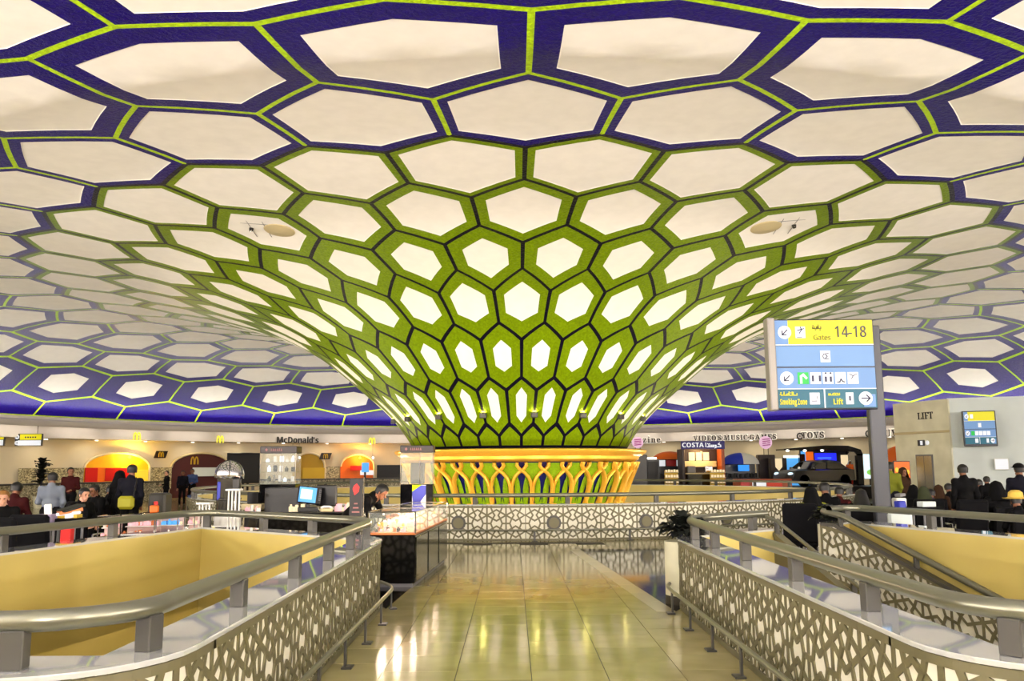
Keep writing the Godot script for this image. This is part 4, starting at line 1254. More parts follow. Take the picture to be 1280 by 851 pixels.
func shops() -> void:
	fascia_words("Magazine", 800, 550, 0.36, M.halo_ink, "Magazine lettering on the fascia just right of the column")
	fascia_words("VIDEO'S·MUSIC·GAMES", 918, 547, 0.30, M.halo_ink, "VIDEO'S MUSIC GAMES lettering on the right fascia", "Droid Serif", 1.0)
	fascia_words("TOYS", 1016, 544, 0.34, M.halo_ink, "TOYS lettering on the right fascia above the car stage", "Droid Serif", 1.0)
	fascia_words("SOUVENIRS", 1125, 541, 0.36, M.halo_ink, "SOUVENIRS lettering on the fascia partly hidden by the sign post", "Droid Serif", 1.0)
	for q in [[1000, 545, "round emblem before the TOYS lettering"], [1086, 542, "round emblem left of the SOUVENIRS lettering"]]:
		var p := onring(q[0], q[1], RIM - 0.1)
		var t := thing("emblem", q[2], "emblem", p, inward(p), "round emblems on the shop fascia")
		var mb := MB.new()
		var pts := []
		for i in 12: pts.append(Vector2(cos(0.5 * i), sin(0.5 * i)) * 0.16)
		stroke(mb, pts, 0.07, Vector3(0, 0, 0.02)); mb.box(Vector3(0, 0, 0.01), Vector3(0.06, 0.06, 0.04))
		part("ring", mb, M.ink, t)
	var mb := MB.new()
	# two-door dark unit
	var s := stand_at(788, 824, 574, 46)
	var t := thing("display_unit", "dark two-door shop unit under a white light strip near the column", "shop unit", s[0], 0)
	mb.box(Vector3(0, s[2] / 2, -0.2), Vector3(s[1], s[2], 0.4)); part("body", mb, M.black, t)
	for e in [-1, 1]:
		mb = MB.new(); mb.cbox(Vector3(e * s[1] * 0.24, s[2] * 0.55, 0.02), Vector3(s[1] * 0.42, s[2] * 0.8, 0.05), 0.01); part("door", mb, M.charcoal, t)
	mb = MB.new(); mb.cbox(Vector3(0.15, s[2] + 0.05, 0), Vector3(s[1] * 0.6, 0.1, 0.2), 0.01); part("light_strip", mb, M.lamp_white, t)
	mb = MB.new(); mb.ball(Vector3(-s[1] * 0.4, 1.1, 0.25), Vector3(0.22, 0.28, 0.2)); part("wicker_basket", mb, M.bronze, t)
	# two dome-topped stalls
	dome_stall([816, 858, 574, 47.0], "orange", 0.42, "fruit stall under an orange dome with red and white boards", [["sign_white", -0.3], ["red", 0.02], ["sign_white", 0.33]])
	dome_stall([902, 949, 580, 46.5], "blue_dome", 0.60, "stall under a blue and white dome with a lit blue screen", [["lit_blue", 0.05]])
	# coffee kiosk
	s = stand_at(851, 905, 561, 44)
	t = thing("coffee_kiosk", "coffee kiosk under a dark blue COSTA sign in Latin and Arabic", "kiosk", s[0], 0)
	var w: float = s[1]; var hh := at(878, 561, 44).y
	mb = MB.new(); mb.cbox(Vector3(0, hh + 0.19, 0.1), Vector3(w, 0.40, 0.2), 0.015); part("sign_board", mb, M.navy, t)
	words("COSTA", 0.23, M.sign_white, t, Vector3(-w * 0.24, hh + 0.19, 0.21), 0, "Droid Sans", true, 1.1)
	script_line("coffee", 0.22, M.sign_white, t, Vector3(w * 0.06, hh + 0.10, 0.215), 1.15)
	mb = MB.new(); mb.box(Vector3(0, hh / 2, -1.0), Vector3(w, hh, 0.1)); part("back_wall", mb, M.coffee, t)
	for e in [-1, 1]:
		mb = MB.new(); mb.cbox(Vector3(e * w * 0.46, hh / 2, -0.4), Vector3(0.16, hh, 1.0), 0.02); part("side_wall", mb, M.coffee if e < 0 else M.orange_brown, t)
	for e in 3:
		mb = MB.new(); mb.cbox(Vector3(w * (-0.17 + 0.17 * e), 2.1, -0.9), Vector3(w * 0.14, 0.42, 0.05), 0.01); part("menu_board", mb, M.lit_cream, t)
	mb = MB.new(); mb.cbox(Vector3(0, 1.72, -0.85), Vector3(w * 0.8, 0.3, 0.1), 0.01); part("shelf_front", mb, M.cream, t)
	mb = MB.new(); mb.cbox(Vector3(0, 0.62, 0.1), Vector3(w * 0.8, 1.2, 0.6), 0.02); part("counter", mb, M.gloss_black, t)
	mb = MB.new(); mb.cbox(Vector3(0, 1.25, 0.1), Vector3(w * 0.86, 0.06, 0.7), 0.01); part("countertop", mb, M.cream, t)
	for e in 2:
		mb = MB.new(); mb.cbox(Vector3(w * (-0.28 + 0.4 * e), 1.45, 0.0), Vector3(0.4, 0.34, 0.35), 0.03); part("coffee_machine", mb, M.chrome if e else M.grey, t)
	lamp_in(t, Vector3(0, 2.3, -0.3), Color(1, 0.8, 0.5), 2.0, 0.06)
	# lit sweet shelves on both sides of the kiosk counter
	for q in [[831, 848, "lit yellow sweet shelf left of the coffee counter"], [888, 906, "lit yellow sweet shelf right of the coffee counter"]]:
		s = stand_at(q[0], q[1], 588, 42.6)
		t = thing("sweet_shelf", q[2], "shelf", s[0], 0, "sweet shelves beside the coffee kiosk")
		mb = MB.new(); mb.box(Vector3(0, s[2] / 2, -0.16), Vector3(s[1], s[2], 0.04)); part("back", mb, M.yellow_dim, t)
		for e in 3:
			mb = MB.new(); mb.cbox(Vector3(0, s[2] * (0.58 + 0.18 * e), 0), Vector3(s[1], 0.03, 0.3), 0.005); part("shelf", mb, M.cream, t)
			mb = MB.new()
			for k in 5: mb.cbox(Vector3(s[1] * (-0.4 + 0.2 * k), s[2] * (0.58 + 0.18 * e) + 0.07, 0.03), Vector3(0.09, 0.1 + 0.03 * ((k + e) % 2), 0.1), 0.01)
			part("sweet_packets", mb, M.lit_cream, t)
	# ball signs
	for q in [[797, 553, 7.0, 44, "round pink and white ball sign left of the coffee kiosk"], [957, 553, 8.0, 47.5, "round pink and white ball sign right of the blue dome"]]:
		var p := at(q[0], q[1], q[3])
		t = thing("ball_sign", q[4], "sign", Vector3(p.x, 0, p.z), 0, "round ball signs over the stalls")
		var r: float = q[2] * q[3] / FOCAL
		mb = MB.new(); mb.ball(Vector3(0, p.y, 0), Vector3(r, r, r * 0.6), 20, 12); part("ball", mb, M.pink_white, t)
		mb = MB.new()
		for k in 4: stroke(mb, [Vector2(-r * 0.6, r * (0.45 - 0.3 * k)), Vector2(r * 0.5, r * (0.55 - 0.3 * k))], 0.05, Vector3(0, p.y, r * 0.58))
		part("stripes", mb, M.magenta, t)
		mb = MB.new()
		for e in [-1, 1]: mb.tube([Vector3(e * 0.12, 2.2, 0), Vector3(e * 0.12, p.y - r * 0.8, 0)], 0.02, 6)
		part("legs", mb, M.bronze, t)
		mb = MB.new(); mb.cbox(Vector3(0, 1.1, -0.15), Vector3(0.9, 2.2, 0.5), 0.03); part("plinth", mb, M.coffee if q[0] > 900 else M.black, t)
	# tall brown cabinet with a shield and blue panels behind the car
	s = stand_at(966, 977, 572, 46.6)
	t = thing("brown_cabinet", "narrow brown cabinet with a pale crest beside the car stage", "cabinet", s[0], 0)
	mb = MB.new(); mb.cbox(Vector3(0, s[2] / 2, 0), Vector3(s[1] + 0.4, s[2], 0.4), 0.02); part("body", mb, M.coffee, t)
	mb = MB.new(); mb.prism(PackedVector2Array([Vector2(-0.18, 0.3), Vector2(0.18, 0.3), Vector2(0.18, -0.15), Vector2(0, -0.35), Vector2(-0.18, -0.15)]), 0.03, Transform3D(Basis.IDENTITY, Vector3(0, 1.7, 0.2))); part("crest", mb, M.lit_cream, t)
	s = stand_at(978, 1010, 572, 47)
	t = thing("blue_hoarding", "sky blue hoarding behind the black car", "hoarding", s[0], 0)
	mb = MB.new(); mb.cbox(Vector3(0, s[2] / 2, 0), Vector3(s[1], s[2], 0.1), 0.01); part("panel", mb, M.lit_sky, t)
	mb = MB.new(); mb.cbox(Vector3(0, s[2] + 0.06, 0.05), Vector3(s[1] * 0.9, 0.12, 0.16), 0.01); part("light_strip", mb, M.lamp_white, t)
	car_stage()
	# low bench and boxes along the far rail
	s = stand_at(918, 990, 598.5, 42.2)
	t = thing("bench_ledge", "long low orange-brown ledge before the stalls along the far rail", "ledge", s[0], 0)
	mb = MB.new(); mb.cbox(Vector3(0, s[2] / 2, -0.2), Vector3(s[1], s[2], 0.35), 0.02); part("ledge", mb, M.orange_brown, t)
	for q in [[925, 936, "red", "small red box on the floor before the orange-brown ledge"], [940, 957, "sign_white", "white lit box before the orange-brown ledge"], [958, 977, "vermilion", "orange-red box before the car stage"]]:
		s = stand_at(q[0], q[1], 600.5, 42.0)
		mb = MB.new(); mb.cbox(Vector3(0, s[2] / 2, 0.06), Vector3(s[1], s[2], 0.08), 0.01)
		var o := part("display_box", mb, M[q[2]]); o.position = s[0]
		tag(o, q[3], "box", "boxes along the far rail")
	# half dome and poster by the lift
	s = stand_at(1108, 1134, 577, 40)
	t = thing("orange_canopy", "orange quarter-dome canopy left of the lift tower", "canopy", s[0], 0)
	mb = MB.new(); mb.ball(Vector3(0.25, 1.75, 0), Vector3(0.95, 0.75, 0.6), 20, 8, PI / 2); part("dome", mb, M.orange, t)
	mb = MB.new(); mb.cbox(Vector3(0.25, 0.88, -0.2), Vector3(1.5, 1.75, 0.2), 0.02); part("stall_back", mb, M.coffee, t)
	s = stand_at(1117, 1136, 577, 33)
	t = thing("orange_poster", "orange and yellow picture poster on a black board beside the lift", "poster", s[0], 0)
	mb = MB.new(); mb.cbox(Vector3(0, s[2] - 0.4, 0), Vector3(s[1] + 0.06, 0.86, 0.06), 0.01); part("board", mb, M.black, t)
	mb = MB.new(); mb.box(Vector3(0, s[2] - 0.4, 0.035), Vector3(s[1], 0.8, 0.01)); part("print", mb, M.lit_orange, t)
	mb = MB.new()
	for k in 5: mb.ball(Vector3(-0.2 + 0.1 * k, s[2] - 0.3 - 0.08 * (k % 3), 0.04), Vector3(0.07, 0.09, 0.012), 8, 5)
	part("picture_shapes", mb, M.lit_yellow_soft, t)
	mb = MB.new(); mb.tube([Vector3(0, 0, 0), Vector3(0, s[2] - 0.8, 0)], 0.03, 6); mb.cbox(Vector3(0, 0.02, 0), Vector3(0.5, 0.04, 0.4), 0.01); part("stand", mb, M.black, t)

func dome_stall(q: Array, m: String, rise: float, label: String, boards: Array) -> void:
	var s := stand_at(q[0], q[1], q[2], q[3])
	var t := thing("dome_stall", label, "stall", s[0], 0)
	var w: float = s[1]; var h: float = s[2]
	var mb := MB.new()
	if m == "blue_dome":
		# gores, alternately blue and white
		for k in 12:
			mb = MB.new()
			var rows := []
			for i in 7:
				var th := PI / 2 * (1 - i / 6.0)
				var row := PackedVector3Array()
				for j in 5:
					var a := TAU * (k + j / 4.0) / 12
					row.append(Vector3(sin(a) * sin(th) * w / 2, h + cos(th) * rise, cos(a) * sin(th) * w / 3))
				rows.append(row)
			mb.sheet(rows)
			part("canopy_gore", mb, M.blue_dome if k in [8, 9, 10, 11, 5] else M.white, t)
	else:
		mb.ball(Vector3(0, h, 0), Vector3(w / 2, rise, w / 3), 24, 8, PI / 2); part("dome", mb, M[m], t)
	mb = MB.new(); mb.cbox(Vector3(0, h / 2 + 0.3, -w * 0.25), Vector3(w * 0.9, h - 0.6, 0.1), 0.02); part("back_panel", mb, M.black, t)
	for e in boards:
		mb = MB.new(); mb.cbox(Vector3(w * e[1], h - 0.2, w * 0.12), Vector3(w * 0.29, 0.32, 0.05), 0.01); part("sign_board", mb, M[e[0]], t)
	for e in [-1, 1]:
		mb = MB.new(); mb.tube([Vector3(e * w * 0.44, 0, 0), Vector3(e * w * 0.44, h, 0)], 0.04, 8); part("pole", mb, M.grey, t)
	mb = MB.new(); mb.cbox(Vector3(0, 0.5, 0), Vector3(w * 0.9, 1.0, w * 0.4), 0.03); part("counter", mb, M.black if m == "blue_dome" else M.coffee, t)
	rng.seed = int(q[0])
	for k in 12:
		mb = MB.new()
		mb.cbox(Vector3(w * (-0.4 + 0.073 * k), 1.08, rng.randf_range(-0.1, 0.25)), Vector3(0.12, 0.14 + rng.randf() * 0.2, 0.12), 0.02)
		part("goods", mb, [M.red, M.orange, M.sign_white, M.leafgreen, M.charcoal][(rng.randi() % 5) if m != "blue_dome" else 4 - (k % 2) * 1], t)

func car_stage() -> void:
	var s := stand_at(980, 1078, 561, 45)
	var t := thing("display_stage", "black open stage with a sloping canopy beam and lit screens around the car", "stage", s[0], 0)
	var w: float = s[1]; var h: float = at(1030, 562, 45).y
	var mb := MB.new()
	mb.prism(PackedVector2Array([Vector2(-w * 0.5, h - 0.02), Vector2(-w * 0.5, h + 0.06), Vector2(0.1, h + 0.22), Vector2(w * 0.32, h + 0.2), Vector2(w * 0.48, h - 0.0), Vector2(w * 0.5, h - 0.2), Vector2(w * 0.5, h - 0.3), Vector2(w * 0.42, h - 0.3), Vector2(w * 0.40, h - 0.12), Vector2(0.0, h - 0.02)]), 1.4, Transform3D(Basis.IDENTITY, Vector3(0, 0, -1.4)))
	part("canopy", mb, M.gloss_black, t)
	mb = MB.new(); mb.cbox(Vector3(w * 0.46, (h - 0.2) / 2, -0.7), Vector3(0.32, h - 0.2, 1.4), 0.03); part("pillar", mb, M.gloss_black, t)
	mb = MB.new(); mb.cbox(Vector3(-w * 0.2, (h - 0.2) / 2, -1.0), Vector3(0.28, h - 0.2, 0.3), 0.03); part("pillar", mb, M.gloss_black, t)
	mb = MB.new(); mb.cbox(Vector3(w * 0.13, 1.55, -1.3), Vector3(w * 0.66, 1.9, 0.1), 0.01); part("back_wall", mb, M.charcoal, t)
	mb = MB.new(); mb.cbox(Vector3(w * 0.13, 1.85, -1.2), Vector3(w * 0.28, 0.8, 0.08), 0.01); part("screen", mb, M.lit_deep_blue, t)
	mb = MB.new()
	for k in 4: mb.box(Vector3(w * 0.11, 2.0 - 0.12 * k, -1.155), Vector3(w * (0.18 - 0.02 * k), 0.04, 0.01))
	part("screen_print", mb, M.lit_sky, t)
	mb = MB.new(); mb.cbox(Vector3(-w * 0.08, 2.05, -1.2), Vector3(w * 0.1, 0.55, 0.06), 0.01); part("orange_screen", mb, M.lit_orange, t)
	mb = MB.new(); mb.cbox(Vector3(-w * 0.16, 1.9, -1.22), Vector3(w * 0.06, 0.9, 0.06), 0.01); part("blue_screen", mb, M.lit_sky, t)
	mb = MB.new(); mb.cbox(Vector3(w * 0.38, 1.5, -1.2), Vector3(w * 0.1, 1.3, 0.06), 0.01); part("white_screen", mb, M.lit_cream, t)
	mb = MB.new(); mb.cbox(Vector3(w * 0.1, 0.3, 0.4), Vector3(w * 1.1, 0.6, 3.2), 0.03); part("platform", mb, M.black, t)
	for e in [-0.46, -0.24, -0.02]: 
		mb = MB.new(); mb.ball(Vector3(w * e, h - 0.04, 0.05), Vector3(0.09, 0.06, 0.06), 10, 6); part("spotlight_bulb", mb, M.lamp_white, t)
	# lit screen to the right of the stage
	var s2 := stand_at(1079, 1096, 568, 45.5)
	var t2 := thing("light_screen", "bright pale screen with a green patch between the stage and the sign post", "screen", s2[0], 0)
	mb = MB.new(); mb.cbox(Vector3(0, 1.55, 0), Vector3(s2[1], 1.25, 0.08), 0.01); part("screen", mb, M.lit_cool, t2)
	mb = MB.new(); mb.ball(Vector3(0.05, 1.25, 0.04), Vector3(0.3, 0.16, 0.02), 12, 6); part("green_patch", mb, M.lit_green, t2)
	mb = MB.new(); mb.cbox(Vector3(0, 0.46, 0), Vector3(0.2, 0.92, 0.1), 0.01); part("stand", mb, M.black, t2)
	# the car
	var p := onfloor(1018, 605, 44.0); p.y = 0.6
	var c := thing("car", "black four-door car on show under the stage canopy", "car", p, deg_to_rad(20))
	c.scale = Vector3.ONE * 0.9
	var side := PackedVector2Array([Vector2(-2.1, 0.3), Vector2(-2.12, 0.62), Vector2(-1.9, 0.82), Vector2(-1.0, 0.92), Vector2(-0.45, 1.32), Vector2(0.3, 1.44), Vector2(1.1, 1.38), Vector2(1.75, 0.98), Vector2(2.05, 0.9), Vector2(2.12, 0.6), Vector2(2.08, 0.3)])
	mb = MB.new()
	var rows := []
	for k in 9:
		var z := -0.88 + 1.76 * k / 8.0
		var pinch := 1.0 - pow(absf(z) / 0.88, 4.0)
		var row := PackedVector3Array()
		for v2 in side:
			var yy: float = v2.y if v2.y < 0.9 else lerpf(0.9, v2.y, 0.25 + 0.75 * clampf(pinch * 1.6, 0, 1))
			row.append(Vector3(v2.x * (0.97 + 0.03 * pinch), yy, z))
		rows.append(row)
	mb.sheet(rows)
	mb.prism(PackedVector2Array([Vector2(-2.1, 0.3), Vector2(2.08, 0.3), Vector2(2.05, 0.9), Vector2(-1.9, 0.85)]), 1.74, Transform3D(Basis.IDENTITY, Vector3(0, 0, -0.87)))
	part("body", mb, M.car_paint, c)
	for e in [-1, 1]:
		mb = MB.new()
		mb.prism(PackedVector2Array([Vector2(-0.85, 0.93), Vector2(0.1, 0.93), Vector2(0.1, 1.3), Vector2(-0.35, 1.27)]), 0.03, Transform3D(Basis.IDENTITY, Vector3(0, 0, e * 0.86)))
		mb.prism(PackedVector2Array([Vector2(0.2, 0.93), Vector2(1.5, 0.95), Vector2(1.0, 1.28), Vector2(0.2, 1.32)]), 0.03, Transform3D(Basis.IDENTITY, Vector3(0, 0, e * 0.86)))
		part("side_window", mb, M.car_glass, c)
		for x in [-1.35, 1.35]:
			mb = MB.new(); mb.tube([Vector3(x, 0.32, e * 0.72), Vector3(x, 0.32, e * 0.92)], 0.32, 20); part("tyre", mb, M.black, c)
			mb = MB.new(); mb.tube([Vector3(x, 0.32, e * 0.9), Vector3(x, 0.32, e * 0.935)], 0.2, 14); part("wheel_rim", mb, M.chrome, c)
		mb = MB.new(); mb.ball(Vector3(-2.0, 0.68, e * 0.6), Vector3(0.12, 0.09, 0.2), 10, 6); part("headlight", mb, M.lit_cool, c)
		mb = MB.new(); mb.cbox(Vector3(-0.75, 0.98, e * 0.97), Vector3(0.14, 0.12, 0.18), 0.03); part("mirror", mb, M.car_paint, c)
	mb = MB.new(); mb.quad(Vector3(-1.0, 0.95, -0.7), Vector3(-1.0, 0.95, 0.7), Vector3(-0.47, 1.33, 0.6), Vector3(-0.47, 1.33, -0.6)); part("windscreen", mb, M.car_glass, c)
# ---------------------------------------------------------------- things near the walkway
func goods_heap(t: Node3D, x0: float, x1: float, y: float, z0: float, z1: float, n: int, mats: Array, size: float) -> void:
	for k in n:
		var m := MB.new()
		var p := Vector3(lerpf(x0, x1, (k + 0.5) / n), y, rng.randf_range(z0, z1))
		var h := size * rng.randf_range(0.6, 1.5)
		if k % 3 == 0:
			m.lathe([Vector2(0, 0), Vector2(size * 0.4, 0), Vector2(size * 0.45, h * 0.6), Vector2(size * 0.2, h * 0.8), Vector2(size * 0.2, h), Vector2(0, h)], p, 8)
		else:
			m.cbox(p + Vector3(0, h / 2, 0), Vector3(size * rng.randf_range(0.5, 1.0), h, size * 0.6), size * 0.1, Basis(Vector3.UP, rng.randf_range(-0.5, 0.5)))
		part("goods", m, mats[rng.randi() % mats.size()], t)

func showcase(t: Node3D, w: float, d: float, base: float, top: float, m: Material) -> void:
	# glass case on a dark base, its front at z = 0
	var mb := MB.new(); mb.cbox(Vector3(0, base / 2 + 0.03, -d / 2), Vector3(w, base - 0.06, d), 0.012); part("base", mb, m, t)
	mb = MB.new(); mb.box(Vector3(0, 0.03, -d / 2), Vector3(w - 0.08, 0.06, d - 0.08)); part("plinth", mb, M.grey, t)
	mb = MB.new(); mb.cbox(Vector3(0, base + 0.012, -d / 2), Vector3(w + 0.02, 0.03, d + 0.02), 0.006); part("case_floor", mb, M.copper, t)
	var fr := MB.new()
	for x in [-w / 2, w / 2]:
		for z in [0.0, -d]: fr.box(Vector3(x, (base + top) / 2, z), Vector3(0.018, top - base, 0.018))
		fr.box(Vector3(x, top, -d / 2), Vector3(0.018, 0.018, d))
	for z in [0.0, -d]: fr.box(Vector3(0, top, z), Vector3(w, 0.018, 0.018))
	part("metal_edge", fr, M.chrome, t)
	for q in [[Vector3(0, (base + top) / 2, 0), Vector3(w, top - base, 0.008)], [Vector3(w / 2, (base + top) / 2, -d / 2), Vector3(0.008, top - base, d)], [Vector3(0, top, -d / 2), Vector3(w, 0.008, d)]]:
		mb = MB.new(); mb.box(q[0], q[1]); part("glass_pane", mb, M.glass, t)

func props() -> void:
	rng.seed = 21
	# jewellery counters beside the walkway: three units running away from us
	var sides := ["nearest", "middle", "farthest"]
	for k in 3:
		var z0 := 12.4 + 1.115 * k
		var xr := -1.36 + 0.058 * k * 1.1
		var t := thing("jewellery_counter", ["nearest dark jewellery counter with a bright glass case, its end facing us", "middle dark jewellery counter of the row beside the walkway", "farthest dark jewellery counter of the row, next to the round balustrade"][k], "display counter", Vector3(xr - 0.33, 0, -z0), -0.059, "jewellery counters beside the walkway")
		showcase(t, 0.66, 1.1, 0.72, 1.03, M.gloss_black)
		var mb := MB.new(); mb.cbox(Vector3(0.336, 0.38, -0.55), Vector3(0.012, 0.6, 0.98), 0.003); part("side_panel", mb, M.side_reflection, t)
		for e in 4:
			goods_heap(t, -0.27, 0.28, 0.828, -0.12 - 0.26 * e, -0.25 - 0.26 * e, 9, [M.lit_cream, M.lit_pinkwhite, M.gold, M.lit_cream], 0.05)  # trinkets glow themselves, standing in for glitter under the case light
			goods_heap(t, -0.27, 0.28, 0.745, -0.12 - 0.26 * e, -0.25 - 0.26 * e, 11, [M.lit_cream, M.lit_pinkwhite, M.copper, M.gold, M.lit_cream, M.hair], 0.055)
		mb = MB.new()
		for e in 3: mb.cbox(Vector3(0, 0.82 + 0.0 * e, -0.2 - 0.33 * e), Vector3(0.56, 0.012, 0.2), 0.002)
		part("glass_shelf", mb, M.glass, t)
		for e in 3:
			lamp_in(t, Vector3(-0.18 + 0.18 * e, 0.985, -0.3 - 0.22 * e), Color(1, 0.88, 0.74), 0.4, 0.016, "case_bulb")
	# tall glass showcases with dark headers
	for q in [[501, 541, 557, 605, 645, 15.9, "tall glass showcase with a dark header standing on the jewellery counters", true], [326, 369, 558, 605, 660, 16.0, "tall glass showcase of silver boxes on the black kiosk at left", false]]:
		var a := at(q[0], q[2], q[5]); var b := at(q[1], q[3], q[5]); var c := at(q[0], q[4], q[5])
		var w := b.x - a.x
		var t := thing("glass_showcase", q[6], "showcase", Vector3((a.x + b.x) / 2, 0, -q[5]), 0.0)
		var mb := MB.new(); mb.cbox(Vector3(0, b.y / 2, -w * 0.3), Vector3(w, b.y, w * 0.6), 0.012); part("base", mb, M.gloss_black, t)
		mb = MB.new(); mb.cbox(Vector3(0, a.y - 0.06, -w * 0.3), Vector3(w + 0.02, 0.13, w * 0.6 + 0.02), 0.01); part("header", mb, M.maroon_dark, t)
		header_marks(t, w, a.y)
		for z in [0.0, -w * 0.6]:
			mb = MB.new(); mb.box(Vector3(0, (a.y + b.y) / 2 - 0.06, z), Vector3(w, a.y - b.y - 0.12, 0.006)); part("glass_pane", mb, M.glass, t)
		for x in [-w / 2, w * 0.1, w / 2]:
			mb = MB.new(); mb.box(Vector3(x, (a.y + b.y) / 2 - 0.06, 0.0), Vector3(0.012, a.y - b.y - 0.12, 0.012)); part("metal_edge", mb, M.chrome, t)
		for e in 3:
			mb = MB.new(); mb.cbox(Vector3(0, lerpf(b.y, a.y, 0.06 + 0.26 * e), -w * 0.3), Vector3(w * 0.94, 0.01, w * 0.5), 0.002); part("glass_shelf", mb, M.glass, t)
			if not q[7]: goods_heap(t, -w * 0.42, w * 0.42, lerpf(b.y, a.y, 0.07 + 0.26 * e), -0.3, -0.08, 5, [M.lit_cool, M.chrome, M.white, M.charcoal], 0.08)
		if q[7]:
			mb = MB.new(); mb.cbox(Vector3(0, lerpf(b.y, a.y, 0.28), -w * 0.3), Vector3(w * 0.42, (a.y - b.y) * 0.54, 0.16), 0.01); part("dark_box", mb, M.black, t)
			# blue, green and white poster on the black base
			mb = MB.new(); mb.box(Vector3(w * 0.08, lerpf(c.y, b.y, 0.5), 0.006), Vector3(w * 0.42, (b.y - c.y) * 0.96, 0.008)); part("poster_white", mb, M.white, t)
			mb = MB.new(); mb.prism(PackedVector2Array([Vector2(-w * 0.13, 0), Vector2(-w * 0.07, -0.26), Vector2(w * 0.29, 0.02), Vector2(w * 0.29, 0.18), Vector2(-w * 0.13, 0.18)]), 0.004, Transform3D(Basis.IDENTITY, Vector3(0, b.y - 0.2, 0.010))); part("poster_blue", mb, M.poster_blue, t)
			mb = MB.new(); mb.prism(PackedVector2Array([Vector2(-w * 0.13, 0), Vector2(w * 0.16, 0.12), Vector2(-w * 0.13, 0.12)]), 0.004, Transform3D(Basis.IDENTITY, Vector3(0, b.y - 0.13, 0.014))); part("poster_green", mb, M.lime, t)
	# banner stand
	var a := at(438, 598, 12.9); var b := at(454, 648, 12.9)
	var t := thing("banner_stand", "narrow black banner with a red emblem on a thin pole by the left balustrade", "banner", Vector3((a.x + b.x) / 2, 0, -12.9))
	var mb := MB.new(); mb.cbox(Vector3(-0.01, (a.y + b.y) / 2, 0), Vector3(0.19, a.y - b.y, 0.03), 0.006); part("banner", mb, M.charcoal, t)
	mb = MB.new(); mb.prism(PackedVector2Array([Vector2(-0.05, 0.02), Vector2(-0.02, -0.07), Vector2(0.04, -0.02), Vector2(0.05, 0.05), Vector2(0.01, 0.1), Vector2(-0.03, 0.07)]), 0.01, Transform3D(Basis.IDENTITY, Vector3(-0.01, a.y - 0.17, 0.014))); part("emblem", mb, M.red, t)
	mb = MB.new()
	for k in 3: mb.box(Vector3(-0.01, a.y - 0.36 - 0.06 * k, 0.018), Vector3(0.05 + 0.03 * k, 0.02, 0.006))
	part("small_print", mb, M.pink_dim, t)
	mb = MB.new(); mb.tube([Vector3(0.1, 0, 0), Vector3(0.1, a.y + 0.02, 0)], 0.008, 6); mb.cbox(Vector3(0.03, 0.01, 0), Vector3(0.3, 0.02, 0.24), 0.005); part("pole", mb, M.chrome, t)
	# black till kiosk behind the left well
	a = at(325, 606, 15.0); b = at(425, 640, 15.0)
	t = thing("till_kiosk", "black sales kiosk with lit small goods behind the left stair well", "kiosk", Vector3((a.x + b.x) / 2, 0, -15.3))
	var w := b.x - a.x
	mb = MB.new(); mb.cbox(Vector3(0, 0.44, 0), Vector3(w + 0.5, 0.88, 0.6), 0.015); part("counter", mb, M.gloss_black, t)
	mb = MB.new(); mb.cbox(Vector3(0, 0.90, 0), Vector3(w + 0.56, 0.03, 0.66), 0.006); part("countertop", mb, M.charcoal_gloss, t)
	mb = MB.new(); mb.cbox(Vector3(-w * 0.27, 1.1, -0.1), Vector3(w * 0.44, 0.42, 0.3), 0.01); part("black_cabinet", mb, M.black, t)
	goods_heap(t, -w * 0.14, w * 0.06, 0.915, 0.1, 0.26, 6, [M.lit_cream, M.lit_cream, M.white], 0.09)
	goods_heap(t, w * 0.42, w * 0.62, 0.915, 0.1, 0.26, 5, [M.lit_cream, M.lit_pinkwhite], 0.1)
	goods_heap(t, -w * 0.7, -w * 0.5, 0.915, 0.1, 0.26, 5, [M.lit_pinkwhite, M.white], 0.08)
	# till with a tilted blue screen
	var p := at(384, 632, 15.1)
	t = thing("till", "point-of-sale till with a tilted lit blue screen on the black kiosk", "till", Vector3(p.x, 0.915, -15.15), 0.25)
	mb = MB.new(); mb.cbox(Vector3(0, 0.035, 0), Vector3(0.34, 0.07, 0.3), 0.01); part("drawer", mb, M.charcoal, t)
	mb = MB.new(); mb.cbox(Vector3(0, 0.12, -0.04), Vector3(0.07, 0.14, 0.06), 0.01); part("stand", mb, M.black, t)
	var tb := Basis(Vector3.BACK, -0.12) * Basis(Vector3.RIGHT, -0.3)
	mb = MB.new(); mb.cbox(Vector3(0.02, 0.27, 0), Vector3(0.40, 0.30, 0.05), 0.012, tb); part("bezel", mb, M.black, t)
	mb = MB.new(); mb.box(Vector3(-0.01, 0.27, 0) + tb * Vector3(0, 0, 0.027), Vector3(0.29, 0.26, 0.006), tb); part("screen", mb, M.lit_sky, t)
	mb = MB.new(); mb.box(Vector3(-0.03, 0.28, 0) + tb * Vector3(0, 0, 0.032), Vector3(0.19, 0.17, 0.004), tb); part("screen_window", mb, M.lit_cool, t)
	mb = MB.new()
	for k in 12: mb.cbox(Vector3(0.02, 0.27, 0) + tb * Vector3(0.165 + 0.02 * (k % 2), 0.1 - 0.035 * (k / 2), 0.028), Vector3(0.014, 0.022, 0.008), 0.002, tb)
	part("keys", mb, M.grey, t)
	for q in [[408, "black flat monitor seen from behind, right of the till"]]:
		p = at(q[0], 630, 15.3)
		t = thing("monitor", q[1], "monitor", Vector3(p.x, 0.915, -15.3), -0.3)
		mb = MB.new(); mb.cbox(Vector3(0, 0.26, 0), Vector3(0.40, 0.36, 0.06), 0.02); part("screen_back", mb, M.black, t)
		mb = MB.new(); mb.cbox(Vector3(0, 0.05, -0.02), Vector3(0.08, 0.1, 0.05), 0.01); mb.cbox(Vector3(0, 0.008, 0), Vector3(0.22, 0.016, 0.18), 0.004); part("stand", mb, M.black, t)
